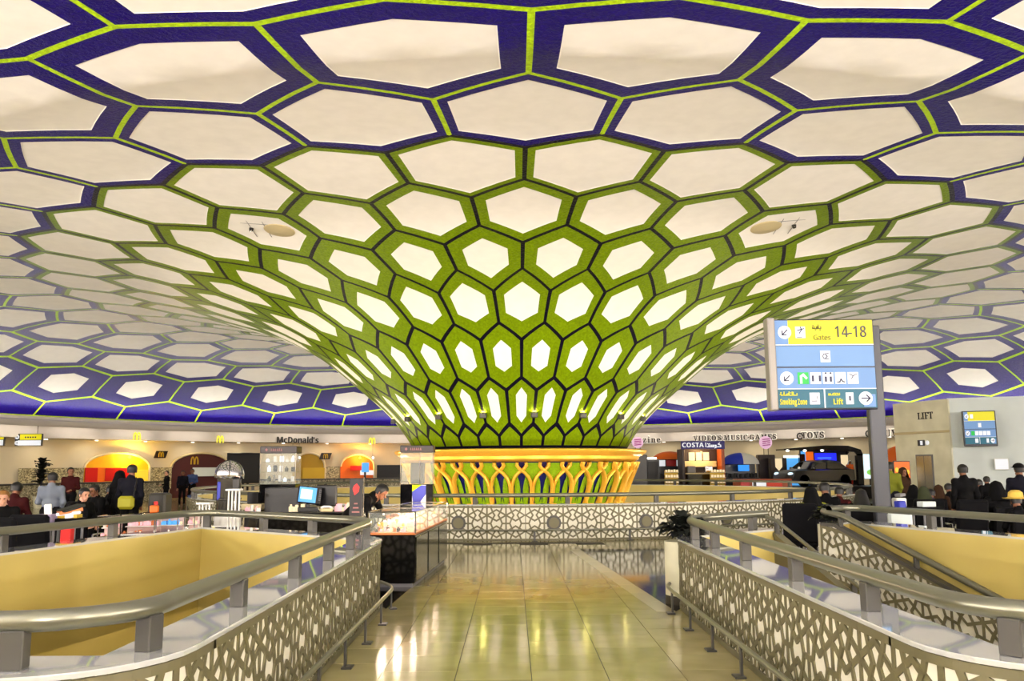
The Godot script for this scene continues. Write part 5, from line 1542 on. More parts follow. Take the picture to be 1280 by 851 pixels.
	p = at(401, 636, 15.0)
	t = thing("telephone", "pale desk telephone lying on the kiosk beside the till", "telephone", Vector3(p.x + 0.08, 0.915, -15.05), 0.4)
	mb = MB.new(); mb.cbox(Vector3(0, 0.025, 0), Vector3(0.2, 0.05, 0.16), 0.012); part("body", mb, M.cream, t)
	mb = MB.new(); mb.tube([Vector3(-0.09, 0.06, 0.02), Vector3(-0.05, 0.08, 0.02), Vector3(0.05, 0.08, 0.02), Vector3(0.09, 0.06, 0.02)], 0.02, 8); part("handset", mb, M.white, t)
	# domed cabinet
	a = at(266, 575, 14.6); b = at(300, 636, 14.6)
	var r := (b.x - a.x) * 0.5
	t = thing("domed_cabinet", "round dark drinks cabinet under a chromed glass dome beside the slatted stand", "cabinet", Vector3((a.x + b.x) / 2 - 0.02, 0.0, -14.8))
	mb = MB.new(); mb.lathe([Vector2(r * 0.9, 0), Vector2(r * 0.9, 0.86), Vector2(r * 1.15, 0.88), Vector2(r * 1.15, 0.92), Vector2(0, 0.92)], Vector3.ZERO, 24); part("pedestal", mb, M.white, t)
	mb = MB.new(); mb.lathe([Vector2(r * 0.8, 0.92), Vector2(r * 0.8, 1.12), Vector2(r * 0.86, 1.13), Vector2(r * 0.86, 1.16), Vector2(r * 0.8, 1.17), Vector2(r * 0.8, 1.5)], Vector3.ZERO, 28); part("drum", mb, M.charcoal_gloss, t)
	mb = MB.new(); mb.lathe([Vector2(r * 0.95, 1.48), Vector2(r * 1.0, 1.5), Vector2(r * 1.0, 1.54), Vector2(r * 0.95, 1.55)], Vector3.ZERO, 28); part("collar", mb, M.chrome, t)
	mb = MB.new(); mb.ball(Vector3(0, 1.54, 0), Vector3(r, r * 1.0, r), 28, 10, PI / 2); part("dome", mb, M.chrome, t)
	for k in 6:
		mb = MB.new()
		var pp := PackedVector3Array()
		for i in 9:
			var th := PI / 2 * i / 8.0 * 0.95
			pp.append(Vector3(sin(TAU * k / 6 + 0.3) * cos(th) * r * 1.01, 1.54 + sin(th) * r * 1.01, cos(TAU * k / 6 + 0.3) * cos(th) * r * 1.01))
		mb.tube(pp, 0.008, 5); part("dome_rib", mb, M.charcoal, t)
	mb = MB.new(); mb.cbox(Vector3(r * 0.62, 1.36, r * 0.4), Vector3(r * 0.5, 0.26, 0.12), 0.02); part("dark_panel", mb, M.black, t)
	mb = MB.new(); mb.cbox(Vector3(-r * 0.45, 1.28, r * 0.68), Vector3(r * 0.25, 0.3, 0.03), 0.01); part("blue_highlight", mb, M.poster_blue, t)  # bluish reflection on the drum, painted as a flat blue piece
	# slatted white stand beside it
	for q in [[293, 612, 0.17, "tall white slatted stand right of the domed cabinet"], [256, 629, 0.16, "low white slatted stand left of the domed cabinet"]]:
		p = at(q[0], q[1], 14.2)
		t = thing("slatted_stand", q[3], "stand", Vector3(p.x, 0, -14.2), 0.0, "white slatted stands")
		for k in 4:
			mb = MB.new(); mb.cbox(Vector3(-q[2] / 2 + q[2] * k / 3.0, p.y / 2, 0), Vector3(0.02, p.y, 0.04), 0.004); part("slat", mb, M.white, t)
		mb = MB.new(); mb.cbox(Vector3(0, p.y, 0), Vector3(q[2] + 0.06, 0.03, 0.2), 0.005); part("top", mb, M.white, t)
		mb = MB.new(); mb.cbox(Vector3(0, 0.3, -0.03), Vector3(q[2] + 0.04, 0.03, 0.03), 0.005); part("crossbar", mb, M.white, t)
	# small black boxes on a cream table between
	p = at(322, 625, 15.4)
	t = thing("side_table", "small cream table with a dark box between the domed cabinet and the kiosk", "table", Vector3(p.x - 0.12, 0, -15.6))
	mb = MB.new(); mb.cbox(Vector3(0, 0.98, 0), Vector3(0.36, 0.1, 0.3), 0.01); mb.cbox(Vector3(0, 0.45, 0), Vector3(0.3, 0.9, 0.24), 0.01); part("table_body", mb, M.cream, t)
	mb = MB.new(); mb.cbox(Vector3(0, 1.13, 0), Vector3(0.2, 0.2, 0.16), 0.01); part("dark_box", mb, M.black, t)
	# lit goods cases beyond the left well
	for q in [[127, 145, 652, 13.3, [M.lit_pinkwhite, M.copper, M.white], "small lit case of pink packets, leftmost of the goods beyond the stair well"], [157, 197, 648, 13.6, [M.lit_pinkwhite, M.lit_pinkwhite, M.white, M.copper], "lit case of pink and white packets beyond the stair well"], [199, 226, 646, 13.8, [M.poster_blue, M.lit_sky, M.lit_cream], "lit case with blue packets at the right end of the goods row"], [234, 247, 643, 14.0, [M.lit_cream, M.lit_pinkwhite], "narrow lit case of white packets beside the low slatted stand"]]:
		a = at(q[0], q[2], q[3]); b = at(q[1], q[2], q[3])
		w = b.x - a.x
		t = thing("goods_case", q[5], "display case", Vector3((a.x + b.x) / 2, 0, -q[3]), 0.15, "lit goods cases beyond the left stair well")
		mb = MB.new(); mb.cbox(Vector3(0, 0.3, 0), Vector3(w, 0.6, 0.4), 0.01); part("base", mb, M.black, t)
		mb = MB.new(); mb.cbox(Vector3(0, 0.62, 0.0), Vector3(w, 0.03, 0.42), 0.005); part("shelf", mb, M.copper, t)
		mb = MB.new(); mb.cbox(Vector3(0, 0.95, 0.0), Vector3(w, 0.03, 0.4), 0.005); part("top", mb, M.chrome, t)
		for e in [-1, 1]:
			mb = MB.new(); mb.box(Vector3(e * (w / 2 - 0.01), 0.78, 0.18), Vector3(0.015, 0.32, 0.015)); part("metal_edge", mb, M.chrome, t)
		mb = MB.new(); mb.box(Vector3(0, 0.78, -0.19), Vector3(w, 0.32, 0.02)); part("back_panel", mb, M.packets, t)
		goods_heap(t, -w * 0.46, w * 0.46, 0.635, -0.05, 0.14, maxi(5, int(w / 0.045)), q[4], 0.07)  # packets glow themselves to look lit by the case
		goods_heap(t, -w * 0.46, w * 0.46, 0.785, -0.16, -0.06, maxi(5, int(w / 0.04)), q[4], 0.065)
		mb = MB.new(); mb.cbox(Vector3(0, 0.775, -0.1), Vector3(w * 0.98, 0.015, 0.16), 0.003); part("shelf", mb, M.white, t)
		lamp_in(t, Vector3(0, 0.915, 0.05), Color(1, 0.85, 0.75), 0.008, 0.012, "case_bulb")
	# potted plants
	for q in [[857, 768, 10.9, 0.23, 676, "white cylinder planter of dark foliage at the end of the right balustrade"], [1040, 722, 13.6, 0.17, 655, "white cylinder planter beside the black waiting seats at the stair head"]]:
		p = onfloor(q[0], q[1], q[2])
		var top := at(q[0], q[4], q[2]).y
		t = thing("potted_plant", q[5], "plant", p)
		mb = MB.new(); mb.lathe([Vector2(q[3] * 0.9, 0.0), Vector2(q[3], 0.1), Vector2(q[3], top), Vector2(q[3] * 0.9, top), Vector2(q[3] * 0.88, top - 0.05), Vector2(0, top - 0.06)], Vector3.ZERO, 28); part("pot", mb, M.pot, t)
		mb = MB.new(); mb.lathe([Vector2(q[3] * 0.95, 0.0), Vector2(q[3] * 1.02, 0.0), Vector2(q[3] * 1.02, 0.1), Vector2(q[3] * 0.95, 0.12)], Vector3.ZERO, 28); part("base_ring", mb, M.grout, t)
		rng.seed = int(q[0])
		for k in 240:
			mb = MB.new()
			var al := rng.randf() * TAU; var el := rng.randf_range(0.0, 1.4)
			var d := Vector3(cos(al) * cos(el), sin(el) + 0.15, sin(al) * cos(el)).normalized()
			var o := Vector3(0, top + 0.08, 0) + d * rng.randf_range(0.02, q[3] * 1.0)
			frond(mb, o, d, rng.randf_range(0.10, 0.17), rng.randf_range(0.04, 0.065))
			part("leaf", mb, M.leafgreen, t)
	# waiting seats
	var seat := make_seat()
	var seats := [[1003, 14.3, PI * 0.86, "black waiting seat with a steel arm, left of the two seated travellers"], [1152, 15.6, PI, "black waiting seat behind the right stair wall, below the moss green scarf"], [1205, 15.4, PI, "black waiting seat behind the right stair wall, below the standing man in black"], [12, 11.6, PI * 1.0, "black waiting seat at the left edge beyond the yellow stair well"], [52, 12.3, PI, "black waiting seat beyond the stair well next to the stack of magazines"], [100, 14.2, PI, "black waiting seat right of the stack of magazines"], [112, 17.0, PI * 0.9, "black waiting seat in front of the dark-clad traveller with the yellow bag"]]
	for i in seats.size():
		var q: Array = seats[i]
		var o := seat if i == 0 else seat.duplicate()
		if i:
			o.name = numbered("waiting_chair"); add_child(o)
		o.position = onfloor(q[0], 640, q[1]); o.rotation.y = q[2]
		tag(o, q[3], "seat", "black waiting seats")
	# loose things
	loose("paper_stack", 84, 645, 12.4, "stack of crumpled yellow and white magazines on the seat beyond the stair well", "magazines", [[M.yellow_dim, Vector3(0.34, 0.05, 0.2)], [M.sign_white, Vector3(0.3, 0.04, 0.2)], [M.copper, Vector3(0.3, 0.05, 0.18)], [M.leafgreen, Vector3(0.3, 0.04, 0.2)]])
	loose("pillow", 58, 648, 12.2, "pale lilac bundle beside the black seat at left", "bundle", [[M.lilac, Vector3(0.22, 0.12, 0.2)], [M.white, Vector3(0.09, 0.2, 0.08)]])
	loose("red_bag", 84, 668, 11.8, "red and white carrier bag under the left handrail", "bag", [[M.red, Vector3(0.16, 0.3, 0.1)], [M.sign_white, Vector3(0.08, 0.05, 0.09)]])
	loose("carrier_bag", 1125, 652, 14.3, "blue and white carrier bag behind the right stair wall", "bag", [[M.grey_wall, Vector3(0.36, 0.3, 0.16)], [M.poster_blue, Vector3(0.12, 0.18, 0.17)]])
	loose("white_basket", 1124, 628, 15.3, "white lidded basket right of the sign post", "basket", [[M.white, Vector3(0.2, 0.16, 0.16)], [M.grey, Vector3(0.14, 0.05, 0.12)]])
	loose("white_parcel", 1158, 630, 15.0, "pale wrapped bundle on the seats left of the standing man", "bundle", [[M.grey_wall, Vector3(0.26, 0.09, 0.16)]])
	loose("grey_cabinet", 200, 630, 20.0, "pale grey cabinet on legs before the restaurant counter", "cabinet", [[M.post, Vector3(0.4, 0.5, 0.4)]])
	loose("orange_toy", 193, 636, 15.0, "orange and red toy on the goods beside the man in black", "toy", [[M.orange, Vector3(0.14, 0.12, 0.1)], [M.red, Vector3(0.06, 0.06, 0.1)]])

func header_marks(t: Node3D, w: float, top: float) -> void:
	var mb := MB.new()
	mb.prism(PackedVector2Array([Vector2(0, -0.03), Vector2(0.025, 0), Vector2(0, 0.03), Vector2(-0.025, 0)]), 0.008, Transform3D(Basis.IDENTITY, Vector3(-w * 0.33, top - 0.06, 0.012)))
	for k in 6: stroke(mb, [Vector2(0, -0.02), Vector2(0.005, 0.02), Vector2(0.016, -0.02)], 0.008, Vector3(-w * 0.2 + 0.036 * k, top - 0.06, 0.016))
	part("header_lettering", mb, M.pink_dim, t)

func loose(called: String, x: float, y: float, d: float, label: String, cat: String, bits: Array) -> void:
	var p := at(x, y, d)
	var t := thing(called, label, cat, Vector3(p.x, 0, p.z), rng.randf_range(-0.3, 0.3))
	var yy: float = p.y
	var n := 0
	for q in bits:
		var mb := MB.new()
		var s: Vector3 = q[1]
		mb.cbox(Vector3(0.02 * n, yy, 0.01 * n), s, minf(s.x, s.y) * 0.12, Basis(Vector3.UP, 0.3 * n) * Basis(Vector3.BACK, 0.08 * n))
		part(["body", "top_piece", "fold", "layer"][n], mb, q[0], t)
		yy += s.y * 0.8
		n += 1
	# what it lies on: a small black stool
	if p.y - bits[0][1].y / 2 > 0.05:
		var h: float = p.y - bits[0][1].y / 2
		var st := thing("stool", "low black table under the " + label.split(" on ")[0].split(" beside")[0].split(" under")[0].split(" behind")[0].split(" right")[0].split(" before")[0], "table", Vector3(p.x, 0, p.z), t.rotation.y)
		var mb := MB.new(); mb.cbox(Vector3(0, h - 0.03, 0), Vector3(0.4, 0.06, 0.36), 0.01); part("top", mb, M.fabric_black, st)
		for e in [[-1, -1], [1, -1], [1, 1], [-1, 1]]:
			mb = MB.new(); mb.tube([Vector3(e[0] * 0.16, 0, e[1] * 0.14), Vector3(e[0] * 0.16, h - 0.05, e[1] * 0.14)], 0.018, 6); part("leg", mb, M.grey, st)

func make_seat() -> Node3D:
	var t := thing("waiting_chair", "", "seat")
	var mb := MB.new(); mb.cbox(Vector3(0, 0.42, 0.02), Vector3(0.54, 0.10, 0.5), 0.035); part("cushion", mb, M.fabric_black, t)
	mb = MB.new(); mb.cbox(Vector3(0, 0.74, -0.27), Vector3(0.54, 0.62, 0.09), 0.035, Basis(Vector3.RIGHT, -0.14)); part("backrest", mb, M.fabric_black, t)
	for e in [-1, 1]:
		mb = MB.new(); mb.tube([Vector3(e * 0.3, 0.4, -0.2), Vector3(e * 0.3, 0.62, -0.16), Vector3(e * 0.3, 0.63, 0.2), Vector3(e * 0.3, 0.45, 0.22)], 0.018, 8); part("armrest", mb, M.chrome, t)
		for z in [-0.2, 0.2]:
			mb = MB.new(); mb.tube([Vector3(e * 0.24, 0.4, z), Vector3(e * 0.26, 0.0, z * 1.2)], 0.018, 8); part("leg", mb, M.chrome, t)
	return t
# ---------------------------------------------------------------- people: one smooth surface blended from tapered limbs
# bone: [from, to, radius from, radius to, zone]; zones 0 skin, 1 upper clothes, 2 lower clothes, 3 shoes, 4 eyes and brows
func blend(bones: Array, cell: float, k: float, outs: Array, xf := Transform3D.IDENTITY) -> void:
	var lo := Vector3.ONE * 1e9; var hi := -lo
	for b in bones:
		for e in 2:
			lo = lo.min(b[e] - Vector3.ONE * b[2 + e]); hi = hi.max(b[e] + Vector3.ONE * b[2 + e])
	lo -= Vector3.ONE * cell * 2.5; hi += Vector3.ONE * cell * 2.5
	var nx := int((hi.x - lo.x) / cell) + 1; var ny := int((hi.y - lo.y) / cell) + 1; var nz := int((hi.z - lo.z) / cell) + 1
	var F := PackedFloat32Array(); F.resize(nx * ny * nz); F.fill(10.0)
	var G := PackedFloat32Array(); G.resize(nx * ny * nz); G.fill(10.0)
	var Z := PackedByteArray(); Z.resize(nx * ny * nz)
	for b in bones:
		var a: Vector3 = b[0]; var c: Vector3 = b[1]; var ra: float = b[2]; var rb: float = b[3]
		var m := Vector3.ONE * (maxf(ra, rb) + k + cell * 2)
		var l := ((a.min(c) - m - lo) / cell).floor(); var h := ((a.max(c) + m - lo) / cell).ceil()
		var ba := c - a; var bb := maxf(ba.length_squared(), 1e-9)
		for y in range(maxi(0, int(l.y)), mini(ny, int(h.y) + 1)):
			for z in range(maxi(0, int(l.z)), mini(nz, int(h.z) + 1)):
				var base := (y * nz + z) * nx
				for x in range(maxi(0, int(l.x)), mini(nx, int(h.x) + 1)):
					var pa := lo + Vector3(x, y, z) * cell - a
					var t := clampf(pa.dot(ba) / bb, 0.0, 1.0)
					var d := (pa - ba * t).length() - lerpf(ra, rb, t)
					var i := base + x
					if d < G[i]:
						G[i] = d; Z[i] = b[4]
					var f := F[i]
					var q := maxf(k - absf(d - f), 0.0) / k
					F[i] = minf(d, f) - q * q * k * 0.25
	# surface nets
	var vid := {}
	var sx := 1; var sz := nx; var sy := nx * nz
	var offs := [0, sx, sz, sx + sz, sy, sx + sy, sz + sy, sx + sz + sy]
	var corner := [Vector3(0, 0, 0), Vector3(1, 0, 0), Vector3(0, 0, 1), Vector3(1, 0, 1), Vector3(0, 1, 0), Vector3(1, 1, 0), Vector3(0, 1, 1), Vector3(1, 1, 1)]
	var edges := [[0, 1], [2, 3], [4, 5], [6, 7], [0, 2], [1, 3], [4, 6], [5, 7], [0, 4], [1, 5], [2, 6], [3, 7]]
	var pts := PackedVector3Array(); var nor := PackedVector3Array(); var zone := PackedByteArray()
	for y in ny - 1:
		for z in nz - 1:
			for x in nx - 1:
				var i := (y * nz + z) * nx + x
				if absf(F[i]) > cell * 2.0: continue
				var inside := 0
				for o in offs:
					if F[i + o] < 0.0: inside += 1
				if inside == 0 or inside == 8: continue
				var s := Vector3.ZERO; var n := 0
				for e in edges:
					var fa := F[i + offs[e[0]]]; var fb := F[i + offs[e[1]]]
					if (fa < 0.0) != (fb < 0.0):
						s += (corner[e[0]] as Vector3).lerp(corner[e[1]], fa / (fa - fb)); n += 1
				vid[i] = pts.size()
				pts.append(xf * (lo + (Vector3(x, y, z) + s / n) * cell))
				var g := Vector3(F[i + sx] + F[i + sx + sy] + F[i + sx + sz] + F[i + sx + sy + sz] - F[i] - F[i + sy] - F[i + sz] - F[i + sy + sz], F[i + sy] + F[i + sx + sy] + F[i + sy + sz] + F[i + sx + sy + sz] - F[i] - F[i + sx] - F[i + sz] - F[i + sx + sz], F[i + sz] + F[i + sx + sz] + F[i + sy + sz] + F[i + sx + sy + sz] - F[i] - F[i + sx] - F[i + sy] - F[i + sx + sy])
				nor.append((xf.basis * g).normalized()); zone.append(Z[i])
	var maps := [{}, {}, {}, {}, {}]
	for i in vid:
		for ax in 3:
			var st: int = [sx, sy, sz][ax]
			if (F[i] < 0.0) == (F[i + st] < 0.0): continue
			var u: int = [sy, sz, sx][ax]; var w: int = [sz, sx, sy][ax]
			var q := [i, i - u, i - u - w, i - w]
			if not (vid.has(q[1]) and vid.has(q[2]) and vid.has(q[3])): continue
			if F[i] > 0.0: q.reverse()
			var zn := zone[vid[i]]
			var mb: MB = outs[zn]; var mp: Dictionary = maps[zn]
			var id := []
			for e in q:
				if not mp.has(e): mp[e] = mb.vert(pts[vid[e]], nor[vid[e]])
				id.append(mp[e])
			var tn := (mb.v[id[1]] - mb.v[id[0]]).cross(mb.v[id[2]] - mb.v[id[0]])
			if tn.dot(mb.n[id[0]]) > 0.0: mb.idx.append_array([id[0], id[2], id[1], id[0], id[3], id[2]])
			else: mb.idx.append_array([id[0], id[1], id[2], id[0], id[2], id[3]])

const HEAD := [[Vector3(0, 0.035, -0.03), Vector3(0, 0.03, 0.0), 0.088, 0.084, 0], [Vector3(0, -0.04, 0.02), Vector3(0, -0.075, 0.05), 0.062, 0.038, 0], [Vector3(0, 0.0, 0.075), Vector3(0, -0.028, 0.098), 0.011, 0.016, 0], [Vector3(0.083, 0.01, -0.005), Vector3(0.088, -0.03, 0.0), 0.016, 0.012, 0], [Vector3(-0.083, 0.01, -0.005), Vector3(-0.088, -0.03, 0.0), 0.016, 0.012, 0], [Vector3(-0.045, 0.032, 0.068), Vector3(-0.02, 0.034, 0.08), 0.010, 0.010, 0], [Vector3(0.045, 0.032, 0.068), Vector3(0.02, 0.034, 0.08), 0.010, 0.010, 0], [Vector3(-0.033, 0.008, 0.07), Vector3(-0.03, 0.008, 0.075), 0.009, 0.009, 4], [Vector3(0.033, 0.008, 0.07), Vector3(0.03, 0.008, 0.075), 0.009, 0.009, 4], [Vector3(-0.022, -0.062, 0.078), Vector3(0.022, -0.062, 0.078), 0.009, 0.009, 0], [Vector3(0, -0.05, -0.02), Vector3(0, -0.16, -0.03), 0.055, 0.056, 0]]

# joints of a pose: built facing +z, feet on y = 0
func pose(kind: String) -> Dictionary:
	var j := {"pelvis": Vector3(0, 0.94, 0), "chest": Vector3(0, 1.29, 0.0), "neck": Vector3(0, 1.45, -0.01), "head": Vector3(0, 1.62, 0.02), "tilt": 0.0, "look": 0.0,
		"sh": [Vector3(-0.19, 1.40, -0.01), Vector3(0.19, 1.40, -0.01)], "el": [Vector3(-0.245, 1.12, -0.04), Vector3(0.245, 1.12, -0.04)], "wr": [Vector3(-0.24, 0.87, 0.04), Vector3(0.24, 0.87, 0.04)],
		"hip": [Vector3(-0.09, 0.90, 0), Vector3(0.09, 0.90, 0)], "kn": [Vector3(-0.10, 0.49, 0.02), Vector3(0.10, 0.49, 0.02)], "an": [Vector3(-0.11, 0.085, -0.02), Vector3(0.11, 0.085, -0.02)], "toe": [Vector3(-0.13, 0.035, 0.15), Vector3(0.13, 0.035, 0.15)]}
	if kind == "hold":
		j.el[1] = Vector3(0.25, 1.13, 0.03); j.wr[1] = Vector3(0.12, 1.08, 0.25); j.wr[0] = Vector3(-0.18, 0.92, 0.10); j.look = 0.5
		j.kn[0] = Vector3(-0.11, 0.49, 0.06)
	elif kind == "sit":
		for k in ["pelvis", "chest", "neck", "head"]: j[k] += Vector3(0, -0.40, 0)
		for e in 2:
			var s := -1.0 if e == 0 else 1.0
			j.sh[e] += Vector3(0, -0.40, 0); j.hip[e] = Vector3(0.095 * s, 0.53, 0.03); j.kn[e] = Vector3(0.13 * s, 0.52, 0.44); j.an[e] = Vector3(0.12 * s, 0.085, 0.42); j.toe[e] = Vector3(0.14 * s, 0.035, 0.59)
			j.el[e] = Vector3(0.25 * s, 0.74, 0.05); j.wr[e] = Vector3(0.13 * s, 0.64, 0.27)
		j.head += Vector3(0, -0.01, 0.03); j.tilt = 0.2
	elif kind == "bend":
		j.chest = Vector3(0, 1.20, 0.24); j.neck = Vector3(0, 1.29, 0.40); j.head = Vector3(0, 1.36, 0.53); j.tilt = 0.65
		j.sh = [Vector3(-0.19, 1.24, 0.35), Vector3(0.19, 1.24, 0.35)]; j.el = [Vector3(-0.26, 1.02, 0.42), Vector3(0.25, 0.99, 0.45)]; j.wr = [Vector3(-0.14, 0.98, 0.64), Vector3(0.13, 1.0, 0.66)]
		j.pelvis = Vector3(0, 0.92, -0.03)
	return j

func body_mesh(kind: String) -> Array:
	# [ArrayMesh with one surface per zone, hair mesh, scarf mesh]
	var j := pose(kind)
	var outs := [MB.new(), MB.new(), MB.new(), MB.new(), MB.new()]
	var mid: Vector3 = (j.pelvis as Vector3).lerp(j.chest, 0.45)
	var side := Vector3(0.085, 0, 0)
	var B := [[j.pelvis - side, j.pelvis + side, 0.115, 0.115, 2], [mid - side * 0.7, mid + side * 0.7, 0.112, 0.112, 1], [j.chest - side * 1.15, j.chest + side * 1.15, 0.118, 0.118, 1], [j.pelvis + Vector3(0, 0.06, 0), j.chest, 0.115, 0.125, 1], [j.chest, j.neck, 0.11, 0.07, 1], [j.sh[0], j.sh[1], 0.066, 0.066, 1], [j.neck, (j.neck as Vector3).lerp(j.head, 0.5), 0.056, 0.052, 0], [j.neck - Vector3(0, 0.02, 0), j.neck + Vector3(0, 0.025, 0.0), 0.068, 0.064, 1]]
	for e in 2:
		B.append_array([[j.sh[e], j.el[e], 0.062, 0.05, 1], [j.el[e], j.wr[e], 0.05, 0.036, 1], [j.hip[e], j.kn[e], 0.095, 0.066, 2], [j.kn[e], j.an[e], 0.066, 0.05, 2], [j.an[e] + Vector3(0, -0.03, -0.02), j.toe[e], 0.046, 0.036, 3]])
	blend(B, 0.022, 0.045, outs)
	var ht := Transform3D(Basis(Vector3.UP, j.look) * Basis(Vector3.RIGHT, j.tilt), j.head)
	blend(HEAD, 0.008, 0.014, outs, ht)
	# hands: palm, four curled fingers of unequal length, a thumb off the side
	for e in 2:
		var s := -1.0 if e == 0 else 1.0
		var d: Vector3 = (j.wr[e] - j.el[e]).normalized()
		var x := Vector3(-s, 0, 0.35).normalized()
		x = (x - d * x.dot(d)).normalized()
		var ht2 := Transform3D(Basis(x, -d, x.cross(-d)), j.wr[e])
		var H := [[Vector3(0, 0.01, 0), Vector3(0, -0.03, 0), 0.027, 0.024, 0], [Vector3(-0.022, -0.035, 0), Vector3(-0.028, -0.085, 0.0), 0.015, 0.013, 0], [Vector3(0.018, -0.035, 0), Vector3(0.026, -0.085, 0.0), 0.015, 0.013, 0], [Vector3(0, -0.03, 0), Vector3(0, -0.085, 0.0), 0.017, 0.014, 0]]
		for k in 4:
			var fx := -0.03 + 0.02 * k; var l: float = [0.062, 0.075, 0.082, 0.07][k]
			var p0 := Vector3(fx, -0.088, 0.0); var p1 := p0 + Vector3(fx * 0.08, -l * 0.5, 0.008); var p2 := p1 + Vector3(0, -l * 0.38, 0.022)
			H.append([p0, p1, 0.0092, 0.0086, 0]); H.append([p1, p2, 0.0086, 0.0075, 0])
		H.append([Vector3(0.028, -0.03, 0.004), Vector3(0.052, -0.06, 0.016), 0.012, 0.01, 0]); H.append([Vector3(0.052, -0.06, 0.016), Vector3(0.056, -0.09, 0.024), 0.01, 0.008, 0])
		blend(H, 0.0065, 0.008, outs, ht2)
	var m := ArrayMesh.new()
	for o in outs: o.add_to(m)
	# hair: a cap over the skull, open at the face
	var hm := MB.new()
	var rows := []
	for i in 9:
		var row := PackedVector3Array()
		for k in 25:
			var a := TAU * k / 24.0
			var front := clampf(cos(a), 0, 1)
			var low := lerpf(-0.045, 0.075, smoothstep(0.15, 0.75, cos(a)))
			var f := i / 8.0
			var y := lerpf(low, 0.132, f)
			var rr := 0.102 * sqrt(maxf(0.0, 1.0 - pow((y - 0.03) / 0.105, 2.0))) if y > 0.03 else 0.101 - (0.03 - y) * 0.12
			row.append(ht * Vector3(sin(a) * rr, y, cos(a) * rr * 1.08 - 0.014))
		rows.append(row)
	hm.sheet(rows)
	# head scarf / long hair falling on the shoulders
	var sm := MB.new()
	rows = []
	for i in 12:
		var row := PackedVector3Array()
		for k in 25:
			var a := TAU * k / 24.0
			var f := i / 11.0
			var low := lerpf(-0.24, -0.02, smoothstep(0.3, 0.85, cos(a)))
			if cos(a) > 0.55: low = lerpf(low, 0.07, smoothstep(0.55, 0.8, cos(a)))
			var y := lerpf(low, 0.138, f)
			var rr := 0.108 * sqrt(maxf(0.0, 1.0 - pow((y - 0.03) / 0.11, 2.0))) if y > 0.03 else 0.108 + (0.03 - y) * 0.28
			row.append(ht * Vector3(sin(a) * rr, y, cos(a) * rr * 1.08 - 0.016))
		rows.append(row)
	sm.sheet(rows)
	return [m, hm.mesh(), sm.mesh()]

